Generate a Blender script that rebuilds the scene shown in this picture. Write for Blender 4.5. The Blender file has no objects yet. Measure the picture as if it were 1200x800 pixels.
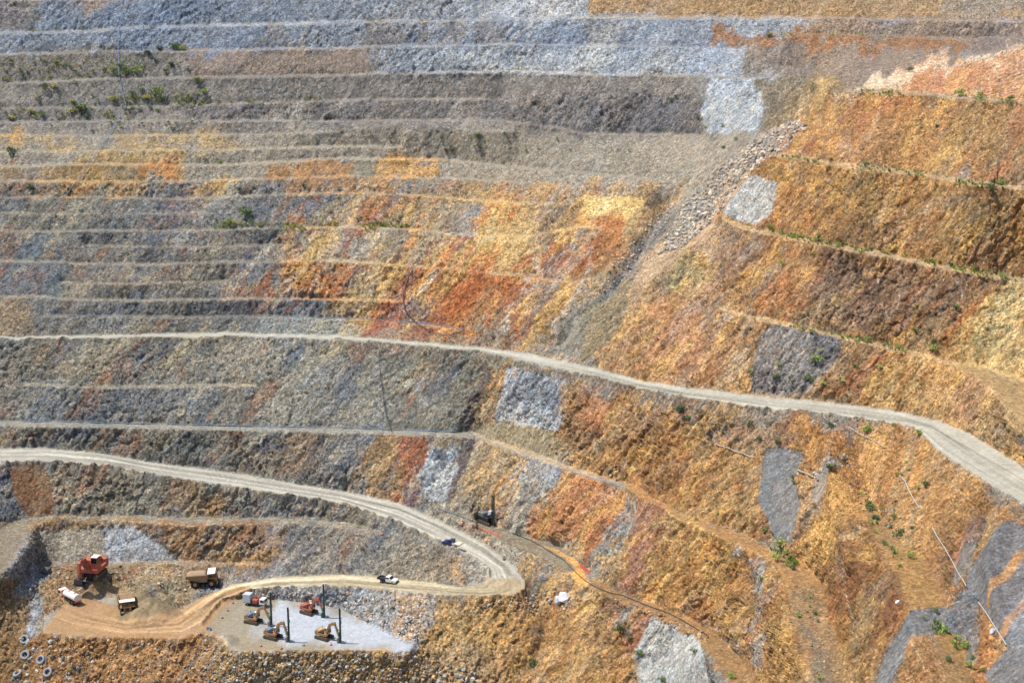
import bpy, bmesh, math, random
import numpy as np
random.seed(7)
S = bpy.context.scene
COL = S.collection
# ------------------------------------------------------------------ camera
CAMH, PITCH, FPX = 172.0, math.radians(13.5), 50.0/36.0*1200
cam_d = bpy.data.cameras.new('camera'); cam = bpy.data.objects.new('camera', cam_d); COL.objects.link(cam)
cam.location = (0, 0, CAMH); cam.rotation_euler = (math.pi/2-PITCH, 0, 0)
cam_d.lens = 50; cam_d.sensor_width = 36; cam_d.clip_start = 1; cam_d.clip_end = 8000
S.camera = cam
SP, CP = math.sin(PITCH), math.cos(PITCH)

def ray(u, v):
    """direction with unit forward (y) component for a survey bearing"""
    cx = (np.asarray(u, float)-600)/FPX; cy = (400-np.asarray(v, float))/FPX
    dy = CP+cy*SP; dz = -SP+cy*CP
    return cx/dy, dz/dy

def R_of_z(u, v, z): return (z-CAMH)/ray(u, v)[1]

# ------------------------------------------------------------------ survey lines of the pit
# each: points (u, v), level (z=..) or distance (R=[..]) per point, width of the bench strip, depth limit
def L(pts, z=None, R=None, w=2.0, d=5.0, j=0.4, zz=None): return dict(k='line', p=pts, z=z if zz is None else zz, R=R, w=w, d=d, j=j)
def A(ea, eb, za, zb=None): return dict(k='area', a=ea, b=eb, za=za, zb=zb if zb is not None else za)
LINES = [
 # far wall, from the rim down
 L([(-240,-190),(600,-190),(1440,-190)], R=[690,670,650], w=2, d=6),
 L([(-240,-1),(0,-1),(600,-3),(1200,-6),(1440,-6)], R=[628,628,612,585,570], w=2, d=3),
 L([(-240,42),(0,38.5),(100,37),(138,33),(223,31),(351,27),(528,24),(690,21),(935,21),(1070,23),(1200,25),(1440,30)], R=[613,613,613,612,611,608,601,593,583,570,555,540], w=2.2, d=5),
 L([(-240,66),(0,64),(118,61),(216,60),(400,57),(449,54.5),(609,52),(680,53),(800,55),(874,57)], R=[603,603,602,601,596,594,585,580,572,566], w=1.8, d=4),
 L([(901,40),(969,40.5),(1036,43),(1131,45.5),(1200,43),(1440,40)], R=[573,568,563,556,546,530], w=2.0, d=4),
 L([(-240,101),(0,98),(101,93),(175,92),(236,91),(400,88),(518,85),(629,84),(680,87),(800,89),(894,92)], R=[593,593,592,591,590,586,580,573,568,556,538], w=1.5, d=4),
 L([(0,127),(152,125),(236,123),(287,121),(400,117),(589,116)], R=[584,584,583,582,580,571], w=1.5, d=3),
 L([(-240,143),(0,143),(110,142),(400,142),(562,140),(636,147),(690,157),(780,158),(820,159)], R=[576,576,576,570,559,552,546,538,530], w=1.5, d=5),
 L([(0,158),(108,159.5),(283,157.5),(400,154.5),(602,154)], R=[568,568,568,563,549], w=1.6, d=3),
 L([(0,178),(101,177),(236,175.5),(400,171.5),(470,172)], R=[559,559,560,561,558], w=1.6, d=3),
 L([(-240,200),(0,196),(84,192),(202,194),(287,192),(400,185.5),(525,187.5),(602,196),(687,202.5),(754,209),(800,213)], R=[552,552,552,553,554,556,551,541,529,516,507], w=1.8, d=4),
 L([(-240,214),(0,212),(128,213),(236,212),(400,206.5),(518,208.5),(600,213),(670,218)], R=[546,546,547,547,549,544,534,523], w=1.7, d=3),
 L([(-240,233),(0,231),(101,231),(209,233),(270,231),(400,225.5),(501,229),(552,234.5),(629,238),(672,240)], R=[540,540,540,540,541,543,537,530,517,509], w=1.8, d=3.5),
 L([(0,250),(150,250.5),(250,250)], z=93.4, w=1.2, d=2),
 L([(-240,272),(0,271),(186,270),(290,268),(400,266),(467,267),(528,274),(616,277.5),(676,266),(720,268),(748,268)], R=[525,525,526,527,528,526,517,506,498,491,487], w=1.8, d=3.5),
 L([(101,287.5),(216,289.6),(331,286)], z=83, w=1.4, d=3),
 L([(-240,306),(0,305.5),(84,308),(175,310.5),(280,306.5),(400,306),(481,312),(545,317),(616,324),(670,331),(697,325),(716,308)], R=[514,514,514,514,514,513,507,498,487,477,474,474], w=1.8, d=3.5),
 L([(71,331),(162,332.5),(267,329)], z=71.9, w=1.4, d=3),
 L([(-240,348),(0,347.6),(51,348),(111,351.7),(175,352),(273,350),(400,350.5),(481,352.7)], R=[499,499,500,500,501,502,501,495], w=1.8, d=3.5),
 L([(51,370),(236,372),(297,370.6),(400,374),(481,378),(545,388)], R=[494,498,498,496,489,479], w=1.4, d=3),
 # right-hand wall
 L([(1130,66),(1170,59),(1200,54),(1440,20)], R=[490,480,470,440], w=1.5, d=4),
 L([(990,107),(1002,106),(1070,110),(1125,114),(1200,120),(1440,148)], zz=[142.3,142.3,142.3,142,141.6,140], w=2.4, d=6),
 L([(905,181),(950,187),(989,194),(1070,203),(1137,214.5),(1200,222),(1440,258)], zz=[121.7,121.7,121.7,121,120,119,116], w=4.5, d=6),
 L([(851,262),(884,270),(969,287),(1053,302),(1120,316),(1188,327),(1440,375)], zz=[101,101,100.5,99,97,95,92], w=4.0, d=6),
 L([(844,360),(878,371),(935,383),(1019,402),(1070,413),(1121,428)], z=80, zz=[80,79.5,78.5,76.5,75.5,74.5], w=3.6, d=5),
 A([(1121,425),(1151,429),(1200,446),(1440,560)], [(1121,431),(1151,446),(1188,482),(1440,720)], [74.5,74,73,71]),
 # small levels between the two haul roads
 L([(27,449.5),(118,454),(250,451),(300,452)], z=43.3, w=2.5, d=5),
 L([(-240,497),(27,496),(169,499.5),(400,504),(535,508.5),(556,510),(602,526.5),(643,539.5),(670,550),(717,563),(737,571)], z=32.8, w=4.6, d=8),
 # the bench that comes out towards the viewer on the right
 A([(737,568),(798,600),(850,618),(894,636),(935,655),(950,668),(962,682),(972,732),(989,800),(1020,900),(1060,1036)],
   [(737,573),(798,609),(850,629),(894,652),(914,668),(917,678),(920,690),(929,732),(952,800),(975,900),(1000,1036)], 34),
 L([(521,602),(560,613)], z=15.5, w=5, d=8),
 A([(560,607),(589,623),(629,632),(655,640),(672,654),(690,673),(724,692),(764,708),(800,722),(832,737),(862,763),(880,800),(905,900),(930,1036)],
   [(560,618),(589,634),(629,648),(655,663),(672,675),(690,685),(724,702),(764,719),(800,735),(815,745),(838,772),(848,800),(868,900),(890,1036)], 13.6),
 A([(1010,580),(1030,600),(1062,640),(1087,658),(1104,709)], [(1004,588),(1012,610),(1030,646),(1040,668),(1063,712)], [50,50,50,50,49.5]),
 A([(1068,716),(1100,720),(1130,750),(1151,800),(1190,900),(1240,1036)], [(1068,734),(1083,742),(1088,760),(1104,800),(1130,900),(1170,1036)], [49.2,48.5,47.5,46,45,45], [48.6,48,47,45,45,45]),
 # haul roads
 A([(-240,396),(0,395),(100,393.5),(263,389.8),(400,394),(562,407.7),(619,415),(687,430),(754,447),(800,454.5),(884,464),(986,474),(1053,482.7),(1104,496),(1138,510),(1165,527),(1200,549),(1440,740)],
   [(-240,399),(0,398),(100,397.8),(263,395.6),(400,399),(562,413),(619,426.5),(687,440.5),(754,457),(800,466),(884,478),(986,489),(1045,498),(1072,504),(1097,530),(1138,557),(1200,594),(1440,800)],
   [56.3,56.3,56.3,56.3,56.3,56.8,57.3,58,58.5,59,60,60.5,60.8,61,61.5,62,62.5,63,63]),
 A([(-240,530),(0,526),(44,524),(111,530),(169,540),(270,553.6),(400,575),(467,589),(518,611),(569,638),(602,663),(614,682)],
   [(-240,548),(0,543),(67,542),(142,550),(202,562),(287,574),(400,591.5),(467,614),(518,638),(556,656),(573,668),(573,677)],
   [27.5,26.5,26,25.2,23.4,20.4,17,15.3,13.8,12.3,11.2,10.6]),
 A([(573,677),(566,683),(552,686),(535,687),(500,681),(450,676),(400,672),(320,676),(270,685),(236,699),(209,715)],
   [(614,682),(615,692),(603,699),(565,700),(520,699),(467,695),(400,688.6),(320,690),(294,692),(257,706),(236,732)],
   [10.6,10,9.3,8.6,7.5,6.3,5.2,3.3,1.9,.6,0]),
 # lower ledges and the pit floor
 A([(-240,625),(0,622),(20,610),(40,607),(67,604),(169,604.5),(216,607),(304,606),(400,611),(446,622)],
   [(-240,690),(0,676),(22,650),(40,616),(67,609),(169,611),(216,615),(304,613),(400,618),(446,627)],
   12.6),
 L([(44,661),(110,660),(192,658.5),(304,661),(318,661.6)], z=2.6, w=3.4, d=6),
 A([(52,722),(95,700),(140,690),(180,712),(209,714),(236,713),(257,704.5),(287,700),(330,703),(400,713),(430,730),(484,758)],
   [(50,741),(70,744),(118,746),(180,747.5),(209,747.7),(250,740),(270,762),(300,763),(340,762),(400,760),(440,762),(484,763)], 0),
 L([(-240,880),(0,840),(40,822),(300,830),(600,812),(750,820),(830,850)], R=[365,355,352,348,352,336,320], w=6, d=3),
 L([(-240,1036),(0,1036),(500,1036),(800,1036)], R=[322,320,308,284], w=6, d=6),
]
U0, U1, V0, V1 = -240, 1440, -200, 1040
NU, NV = U1-U0+1, V1-V0+1
rng = np.random.default_rng(5)

def lin(a, n):                       # resample a polyline evenly by vertex index
    a = np.asarray(a, float)
    t = np.linspace(0, len(a)-1, n); i = np.minimum(t.astype(int), len(a)-2); f = (t-i)
    return (a[i].T*(1-f)+a[i+1].T*f).T
def noise1(x, sc, seed):
    r = np.random.default_rng(seed).standard_normal(4096)
    x = np.asarray(x)/sc+1000.; i = np.floor(x).astype(int); f = x-i; f = f*f*(3-2*f)
    return r[i % 4096]*(1-f)+r[(i+1) % 4096]*f

Qs = np.zeros((NV, NU)); Qc = np.zeros((NV, NU))
FLAT = np.zeros((NV, NU), np.float32); LINEF = np.zeros((NV, NU), np.float32)
def put(u, v, q, flat=True, line=False):
    i = np.rint(v-V0).astype(int); j = np.rint(u-U0).astype(int)
    m = (i >= 0) & (i < NV) & (j >= 0) & (j < NU)
    np.add.at(Qs, (i[m], j[m]), q[m]); np.add.at(Qc, (i[m], j[m]), 1)
    if flat: FLAT[i[m], j[m]] = 1
    if line: LINEF[i[m], j[m]] = 1
for k, c in enumerate(LINES):
    if c['k'] == 'line':
        p = np.asarray(c['p'], float)
        n = int(abs(p[-1, 0]-p[0, 0])*2.5)+8
        s = np.concatenate([[0], np.cumsum(np.hypot(*(p[1:]-p[:-1]).T))]); t = np.linspace(0, s[-1], n)
        u = np.interp(t, s, p[:, 0]); v = np.interp(t, s, p[:, 1])+c['j']*(noise1(t, 9, k)*.55+noise1(t, 31, k+50)*.8)
        wj = np.clip(1+.3*noise1(t, 17, k+90)+.28*noise1(t, 6, k+95), .2, 1.8)*(.8 if c['w'] < 2.1 else 1)
        vf = v+c['w']/2*wj; vb = v-c['w']/2*wj
        if c['z'] is not None:
            zc = np.interp(t, s, c['z']) if isinstance(c['z'], list) else c['z']; Rf = R_of_z(u, vf, zc); Rb = R_of_z(u, vb, zc)
            Rb = np.where(Rb > 0, Rb, 1e4)
        else:
            Rf = np.interp(t, s, c['R']); Rb = Rf+1000
        Rb = np.minimum(Rb, Rf+c['d'])
        m = max(4, int(c['w']*3))
        for f in np.linspace(0, 1, m):
            put(u, vf*(1-f)+vb*f, (1/Rf)*(1-f)+(1/Rb)*f, True, True)
    else:
        n = 2600; M = 130
        a = lin(c['a'], n); b = lin(c['b'], n); q_ = np.arange(n)
        js = 1.6 if c['za'] is c['zb'] or not isinstance(c['za'], list) or c['za'][0] in (50, 49.2, 74.5) else .5
        for e_, sd in ((a, 7), (b, 8)):
            e_[:, 0] += js*(noise1(q_, 60, sd+k)+.6*noise1(q_, 17, sd+k+5)); e_[:, 1] += js*.6*(noise1(q_, 60, sd+k+2)+.6*noise1(q_, 17, sd+k+6))
        za = c['za'] if isinstance(c['za'], (list, tuple)) else [c['za']]*len(c['a'])
        z = np.interp(np.linspace(0, len(za)-1, n), range(len(za)), za)
        for f in np.linspace(0, 1, M):
            uv = a*(1-f)+b*f
            put(uv[:, 0], uv[:, 1], 1/R_of_z(uv[:, 0], uv[:, 1], z))
MASK = Qc > 0
Qv = np.where(MASK, Qs/np.maximum(Qc, 1), 0)

def relax(q, m, val, it, bottom_pull=None):
    for _ in range(it):
        p = np.pad(q, 1, mode='edge')
        # extrapolate at the margins so that slopes carry on
        p[0, 1:-1] = 2*q[0]-q[1]; p[-1, 1:-1] = 2*q[-1]-q[-2]
        n = (p[:-2, 1:-1]+p[2:, 1:-1]+.35*(p[1:-1, :-2]+p[1:-1, 2:]))/2.7
        q = np.where(m, val, n)
    return q
def solve(val, m, lev):
    if min(val.shape) < 24:
        q = np.where(m, val, val[m].mean()); return relax(q, m, val, 600)
    H, W = val.shape; h, w = (H+1)//2, (W+1)//2
    vp = np.zeros((2*h, 2*w)); mp = np.zeros((2*h, 2*w)); vp[:H, :W] = val*m; mp[:H, :W] = m
    cs = vp.reshape(h, 2, w, 2).sum((1, 3)); cc = mp.reshape(h, 2, w, 2).sum((1, 3))
    cm = cc > 0
    q = solve(np.where(cm, cs/np.maximum(cc, 1), 0), cm, lev+1)
    # bilinear upsample
    yi = np.clip((np.arange(H)-.5)/2, 0, h-1); xi = np.clip((np.arange(W)-.5)/2, 0, w-1)
    y0 = np.minimum(yi.astype(int), h-2); x0 = np.minimum(xi.astype(int), w-2); fy = (yi-y0)[:, None]; fx = (xi-x0)[None]
    qu = (q[y0][:, x0]*(1-fy)*(1-fx)+q[y0+1][:, x0]*fy*(1-fx)+q[y0][:, x0+1]*(1-fy)*fx+q[y0+1][:, x0+1]*fy*fx)
    return relax(np.where(m, val, qu), m, val, 40 if lev else 24)
Q = solve(Qv, MASK, 0)
def blur(a, s):
    r = int(3*s+1); k = np.exp(-.5*(np.arange(-r, r+1)/s)**2); k /= k.sum()
    b = np.pad(a, ((r, r), (0, 0)), mode='edge'); b = sum(k[i]*b[i:i+a.shape[0]] for i in range(2*r+1))
    b = np.pad(b, ((0, 0), (r, r)), mode='edge'); return sum(k[i]*b[:, i:i+a.shape[1]] for i in range(2*r+1))
# no face stands steeper than loose rock can: sweep up every column
tt = -ray(UU_ := np.arange(U0, U1+1)[None].repeat(NV, 0), np.arange(V0, V1+1)[:, None].repeat(NU, 1))[1]
Q0 = Q.copy()
for i in range(NV-2, -1, -1):
    lim = Q[i+1]*(1-(1/FPX)/(2.9+np.maximum(tt[i], 0)))
    Q[i] = np.minimum(Q[i], lim)
dq = Q-Q0; kk = np.exp(-.5*(np.arange(-9, 10)/3.5)**2); kk /= kk.sum(); dp = np.pad(dq, ((0, 0), (9, 9)), mode='edge')
Q = blur(Q0+sum(kk[i]*dp[:, i:i+NU] for i in range(19)), .8)
UU, VV = np.meshgrid(np.arange(U0, U1+1), np.arange(V0, V1+1))
rx, rz = ray(UU, VV)
R = 1/np.clip(Q, 1/1200, 1/60)
PX, PY, PZ = rx*R, R, CAMH+rz*R

# ------------------------------------------------------------------ numpy value noise
_tab = rng.random((256, 256)).astype(np.float32)
def vn(x, y):
    i = np.floor(x).astype(np.int32); j = np.floor(y).astype(np.int32); fx = (x-i).astype(np.float32); fy = (y-j).astype(np.float32)
    fx = fx*fx*(3-2*fx); fy = fy*fy*(3-2*fy); i &= 255; j &= 255; i1 = (i+1) & 255; j1 = (j+1) & 255
    return (_tab[i, j]*(1-fx)+_tab[i1, j]*fx)*(1-fy)+(_tab[i, j1]*(1-fx)+_tab[i1, j1]*fx)*fy
def fbm(x, y, o=4, g=.5, s=0.):
    r = 0; a = 1; t = 0
    for k in range(o):
        r = r+a*vn(x*2**k+17.3*k+s, y*2**k+9.1*k+s*1.7); t += a; a *= g
    return r/t-.5
# wall coordinates in metres: along the wall (x mixed with depth) and height
WX = (PX*.9-PY*.35); WZ = PZ*1.25-PY*.3
SX, SZ = (WX-WZ*.5), (WZ+WX*.12)            # sheared so that features dip like the photo's scrape marks
# ------------------------------------------------------------------ the rock's own colours, with shade painted on one spur
def lin3(c):
    c = np.asarray(c, float)/255; return np.where(c <= .04045, c/12.92, ((c+.055)/1.055)**2.4)
C = np.empty((NV, NU, 3), np.float32); C[:] = lin3((134, 124, 108))
AMP = np.ones((NV, NU), np.float32); KEEP = np.zeros((NV, NU), np.float32)         # how rough the surface is
wu = (fbm(SX/7, SZ/12, 5, .6)*26+fbm(SX/34, SZ/34, 2, s=40)*20).astype(np.float32)
wv = (fbm(SX/7, SZ/12, 5, .6, s=80)*14+fbm(SX/30, SZ/30, 2, s=60)*6).astype(np.float32)
FLATB = blur(FLAT, .8).astype(np.float32)
def pmask(poly, feather, warp):
    p = np.asarray(poly, float); pad = 14+feather
    j0 = int(max(0, p[:, 0].min()-pad-U0)); j1 = int(min(NU, p[:, 0].max()+pad-U0+1))
    i0 = int(max(0, p[:, 1].min()-pad-V0)); i1 = int(min(NV, p[:, 1].max()+pad-V0+1))
    if j1 <= j0 or i1 <= i0: return None
    sl = (slice(i0, i1), slice(j0, j1))
    x = UU[sl]+wu[sl]*warp; y = VV[sl]+wv[sl]*warp
    ins = np.zeros(x.shape, bool); d2 = np.full(x.shape, 1e9)
    for a, b in zip(p, np.roll(p, -1, 0)):
        ex, ey = b-a
        if a[1] != b[1]:
            ins ^= ((a[1] > y) != (b[1] > y)) & (x < ex*(y-a[1])/ey+a[0])
        t = np.clip(((x-a[0])*ex+(y-a[1])*ey)/max(ex*ex+ey*ey, 1e-9), 0, 1)
        d2 = np.minimum(d2, (x-a[0]-t*ex)**2+(y-a[1]-t*ey)**2)
    sd = np.sqrt(d2)*np.where(ins, 1, -1)
    m = np.clip(sd/max(feather, .01)*.5+.5, 0, 1); return sl, (m*m*(3-2*m)).astype(np.float32)
BR = fbm(SX/3.2, SZ/7.5, 4, s=11)+.5*fbm(SX/20, SZ/26, 2, s=31)       # break-up along the dip
def P(poly, col, feather=6, op=1., warp=1., amp=None, brk=0.9, k=1.):
    soft = .5 if brk == 0 else 1.
    r = pmask(poly, feather*(2.1 if brk >= .5 else 1), warp*(1.5 if brk >= .5 else .4))
    if r is None: return
    sl, m = r; col = np.asarray(col, float); sat = (col.max()-col.min())/col.max(); col = col+(col.mean()-col)*((.14+.3*max(0, sat-.4)) if soft == 1 else .05); op = op*(.92 if soft == 1 else 1); col = col*(np.array([1.03, 1.0, .94]) if sat > .13 else np.array([1.01, 1.0, .965])); col[1] *= 1+.02*max(0, sat-.3)*(1. if col.mean() < 150 else .95)
    if brk: m = np.clip(m*(1+brk*1.2)-brk*1.2*(.5-BR[sl]*1.6)*(1-.25*m), 0, 1)*np.minimum(m*3, 1)
    if brk < .5: KEEP[sl] = np.maximum(KEEP[sl], m)
    if amp is not None: AMP[sl] = AMP[sl]*(1-m)+amp*m
    m = (m*op)[..., None]
    C[sl] = C[sl]*(1-m)+lin3(col)*k*m
def B(x0, y0, x1, y1, sh=0): return [(x0+sh, y0), (x1+sh, y0), (x1, y1), (x0, y1)]
W = 1440
# --- the high benches
P([(-240,-200),(W,-200),(W,66),(-240,66)], (112,126,150), 3, amp=.75)
P([(-240,-200),(14,-200),(30,38),(-240,38)], (120,110,104), 6, .8)
P(B(-240,-200,40,4), (150,142,130), 4, .8); P(B(60,-40,160,5), (170,130,95), 4, .6)
P(B(395,-20,700,20), (140,142,146), 6, .8); P([(590,0),(690,0),(686,20),(560,20)], (188,186,186), 6, .7)
P(B(690,-200,W,22,4), (160,120,74), 2, amp=.45, brk=.2)
P(B(950,-10,1140,10), (142,116,86), 8, .6); P(B(1110,-60,W,20), (134,124,112), 12, .8)
P(B(240,26,700,34), (160,166,176), 4, .5)
for x0, x1 in ((425, 470), (480, 500), (512, 545), (560, 600), (680, 700), (310, 330)):
    P(B(x0,24,x1,52), (118,108,100), 5, .6)
P(B(690,20,935,52), (140,148,162), 4, .6); P([(845,44),(940,40),(945,24),(1440,24),(1440,64),(880,62)], (132,112,98), 4)
P([(845,40),(900,38),(1130,52),(1110,70),(1000,68),(850,52)], (146,92,52), 4, .85); P(B(1130,40,W,80), (122,106,98), 6, .8)
P(B(945,24,W,40), (140,120,104), 3, .5)
P(B(20,48,60,62), (84,88,96), 4, .7); P(B(120,40,142,62), (112,118,128), 4, .6)
# --- scree above the middle benches
P([(-240,63),(440,58),(470,88),(900,88),(1000,60),(1120,66),(1000,110),(900,180),(800,215),(-240,215)], (126, 118, 108), 4, amp=.3)
P([(225,62),(440,57),(440,86),(228,90)], (146,120,98), 5, .8); P(B(-240,63,200,95), (112,104,92), 5, .7)
P([(447,55),(872,57),(868,90),(440,86)], (146,153,164), 3, amp=.7, brk=.4, warp=.6)
P([(640,62),(700,58),(740,84),(660,86)], (180,184,188), 8, .5); P([(500,56),(600,56),(600,76),(490,84)], (136,144,152), 8, .5); P(B(560,76,680,86), (188,184,176), 4, .6)
P([(874,56),(1110,66),(1010,100),(890,94)], (132,112,98), 5, .9); P([(880,60),(960,60),(940,90),(872,90)], (104,96,92), 8, .6)
P(B(-240,96,400,124), (134,126,116), 6, .7); P(B(400,92,930,112), (128,118,108), 8, .8)
P([(200,122),(400,119),(590,116),(830,112),(850,158),(690,158),(560,140),(400,141),(230,140)], (96,90,90), 6, .85, amp=.9)
P([(620,100),(690,100),(680,150),(600,130)], (130,118,104), 12, .7); P([(440,100),(560,98),(600,115),(440,112)], (150,140,128), 8, .5)
P([(-240,125),(150,126),(120,143),(-240,144)], (106,100,90), 5, .7)
P([(836,93),(934,93),(908,128),(884,157),(828,157),(822,130)], (158,162,166), 3, amp=.75, brk=.4)
P([(836,93),(934,93),(930,104),(838,106)], (160,168,178), 6, .4)
# --- grey scree and the ochre strips of the middle benches
P([(-240,158),(400,155),(690,159),(880,160),(800,232),(690,224),(400,215),(-240,215)], (142,132,116), 5, amp=.28)
P(B(690,182,710,202), (128,124,122), 10, .5); P([(-240,144),(230,143),(240,157),(-240,158)], (132,122,108), 4, .8)
P(B(-240,161,102,174), (168,134,84), 3, .8); P(B(138,158,282,173), (170,136,88), 3, .85)
P([(0,162),(34,162),(34,172),(0,172)], (196,134,62), 4, .6); P([(104,178),(225,177),(222,192),(88,191)], (178,140,82), 3, .9)
P(B(-240,197,40,211), (150,112,74), 4, .8); P([(60,195),(228,194),(225,212),(50,212)], (184,132,66), 3, .85)
P(B(176,195,218,211), (202,106,38), 6, .85); P(B(132,198,172,210), (116,110,96), 5, .7)
P([(318,192),(410,188),(405,208),(308,209)], (192,120,52), 4, .85); P([(400,188),(440,188),(430,207),(398,206)], (120,118,100), 5, .8)
P([(436,187),(526,188),(514,208),(424,206)], (206,136,60), 3, .95, amp=.3); P(B(455,190,505,206), (222,148,72), 6, .5)
P([(-240,214),(150,214),(140,231),(-240,231)], (152,116,76), 4, .7); P([(60,214),(180,213),(176,232),(40,231)], (186,130,66), 4, .8)
P([(238,214),(282,212),(270,230),(226,231)], (214,150,68), 4, .9, amp=.4); P([(345,210),(398,208),(390,226),(338,227)], (188,118,56), 4, .7)
P([(398,208),(458,208),(452,227),(398,225)], (200,128,62), 4, .8); P([(620,212),(680,220),(672,238),(612,236)], (176,120,62), 3, .9, amp=.3)
P([(575,212),(600,212),(590,232),(570,232)], (172,120,70), 5, .6)
# --- left, below
P([(-240,232),(560,232),(480,268),(330,270),(330,396),(-240,396)], (122,112,94), 4, amp=.55)
P([(-240,233),(100,233),(120,270),(-240,270)], (126,116,88), 8, .6); P([(200,234),(250,234),(240,268),(196,268)], (150,106,66), 8, .5)
P([(255,234),(420,228),(520,234),(560,240),(470,266),(250,266)], (114,108,96), 5, .8)
P([(-240,272),(70,272),(80,345),(-240,345)], (98,108,108), 8, .75); P([(-240,272),(40,272),(24,305),(-240,300)], (150,104,62), 6, .6)
P([(8,310),(24,308),(14,332),(0,334)], (204,98,34), 3, .9); P([(44,308),(60,310),(52,344),(40,344)], (120,84,60), 3, .7)
P([(-240,352),(50,352),(40,388),(-240,388)], (196,142,60), 8, .7, amp=.6); P([(60,312),(80,312),(70,345),(48,345)], (96,104,104), 6, .6)
P([(80,290),(330,288),(330,305),(80,305)], (134,110,78), 6, .7); P([(90,314),(270,312),(266,346),(84,346)], (136,116,82), 8, .7)
P([(128,322),(180,322),(170,346),(120,346)], (160,126,74), 6, .6); P([(120,354),(268,354),(266,390),(110,390)], (118,110,92), 6, .7)
P([(150,372),(260,374),(255,388),(140,390)], (124,106,68), 5, .6)
P(B(268,352,405,369), (78,84,94), 4, .85, amp=.6); P(B(262,371,300,390), (82,84,88), 4, .7); P([(310,352),(330,352),(322,368),(304,368)], (170,140,100), 4, .6)
P([(300,373),(480,376),(540,392),(500,398),(296,392)], (146,146,128), 5, .8, amp=.5); P([(405,354),(480,356),(480,374),(400,372)], (92,94,100), 4, .8)
P([(250,346),(270,346),(262,395),(244,392)], (96,100,104), 5, .5)
# --- the stained faces
P([(400,231),(800,215),(740,300),(690,400),(600,415),(430,400),(330,306),(331,270)], (176,132,82), 5, .9, amp=.85)
P([(332,270),(480,268),(470,305),(335,305)], (142,134,122), 5, .9); P([(336,274),(350,274),(346,304),(334,304)], (214,146,60), 4, .8)
for x in (368, 392, 428, 446): P([(x,272),(x+12,272),(x+6,304),(x-6,304)], (204,166,100), 5, .6)
P([(270,308),(335,308),(335,350),(268,350)], (128,124,112), 6, .9)
P([(338,308),(412,308),(405,350),(330,350)], (208,132,58), 5, .9); P([(378,320),(420,312),(416,350),(370,350)], (198,92,34), 7, .8)
P([(410,308),(476,312),(452,350),(402,350)], (196,158,96), 5, .8); P([(272,330),(330,336),(330,350),(268,350)], (202,132,66), 5, .6)
P([(400,308),(440,310),(430,336),(396,330)], (150,146,136), 6, .6)
P([(500,232),(560,236),(555,262),(470,300),(470,276)], (148,122,92), 6, .8)
P([(470,246),(560,238),(600,238),(560,318),(500,312),(480,300)], (204,150,76), 6, .85); P([(545,240),(636,246),(610,318),(540,316)], (214,168,92), 8, .6, amp=.7)
P([(505,250),(560,246),(550,280),(540,316),(500,312),(470,308)], (148,138,122), 8, .8); P([(545,246),(570,244),(560,264),(534,300),(520,298)], (128,132,136), 6, .8)
P([(560,246),(575,246),(566,276),(556,276)], (202,122,56), 4, .6); P([(530,284),(548,284),(530,318),(514,314)], (206,110,40), 5, .8)
P([(620,246),(690,240),(660,290),(610,320),(604,300)], (142,118,96), 6, .8)
P([(642,268),(682,265),(672,290),(636,300)], (222,166,80), 5, .85, amp=.8); P([(636,284),(740,268),(742,296),(700,326),(640,322),(622,318)], (186,92,38), 6, .9)
P([(668,270),(700,270),(690,300),(668,318)], (212,130,58), 8, .7); P([(640,300),(704,300),(690,328),(634,322)], (170,72,28), 8, .7)
P([(686,230),(758,230),(748,262),(738,268),(676,266)], (226,170,86), 2.5, 1, amp=.35, brk=.3); P([(684,250),(744,244),(738,268),(676,266)], (206,118,46), 7, .8, amp=.35)
P([(700,230),(730,230),(722,250),(698,252)], (242,200,124), 8, .6, amp=.35); P([(712,252),(738,248),(734,266),(712,266)], (172,74,30), 6, .7, amp=.35)
P([(476,312),(560,318),(670,332),(690,340),(650,400),(600,412),(440,396),(436,356)], (190,112,54), 5, .9)
P([(482,318),(600,326),(590,350),(560,350),(500,352)], (172,84,38), 8, .7); P([(474,316),(482,318),(470,392),(432,392),(440,360)], (188,76,32), 5, .9)
P([(404,310),(476,314),(466,350),(404,350)], (198,150,86), 8, .5); P([(480,350),(515,350),(500,392),(472,390)], (112,106,102), 7, .7)
P([(545,345),(600,345),(590,400),(540,390)], (160,110,72), 7, .7); P([(600,330),(640,334),(610,400),(586,396)], (206,124,58), 7, .7)
P([(640,334),(690,340),(676,366),(640,392),(620,384)], (160,116,66), 6, .85); P([(560,372),(640,386),(636,412),(560,402)], (128,118,98), 6, .8)
P([(404,396),(404,388),(480,390),(560,400),(600,412),(400,398)], (128,120,106), 4, .8, amp=.5)
# gullies and the slide
P([(800,212),(830,235),(790,262),(735,300),(690,345),(650,392),(628,412),(655,420),(720,425),(740,360),(790,310),(850,262),(905,185),(945,148),(915,150),(850,195)], (150,136,116), 6, .95, amp=.8)
P([(760,236),(782,222),(800,230),(770,262),(730,312),(690,330),(700,318)], (160,126,84), 5, .8); P([(790,210),(800,214),(772,236),(756,232)], (86,80,74), 3, .8)
P([(779,236),(783,238),(760,276),(735,318),(700,362),(650,402),(626,408),(624,404),(648,396),(694,354),(728,312),(752,276)], (140,144,154), 2, .75, amp=.5, brk=.5)
P([(772,236),(792,246),(760,300),(735,352),(712,424),(640,412),(650,392),(690,352),(735,300)], (104,100,98), 5, .85, brk=.45, amp=.6); P([(680,360),(700,345),(716,424),(640,412)], (122,116,102), 8, .85, amp=.5)
P([(700,350),(740,320),(745,380),(722,426),(690,420)], (136,120,88), 8, .85, amp=.5)
P([(940,112),(1004,108),(950,150),(915,182),(880,225),(846,262),(800,302),(752,330),(748,318),(790,270),(830,226),(880,176)], (196,168,142), 5, .95, amp=.35)
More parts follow.
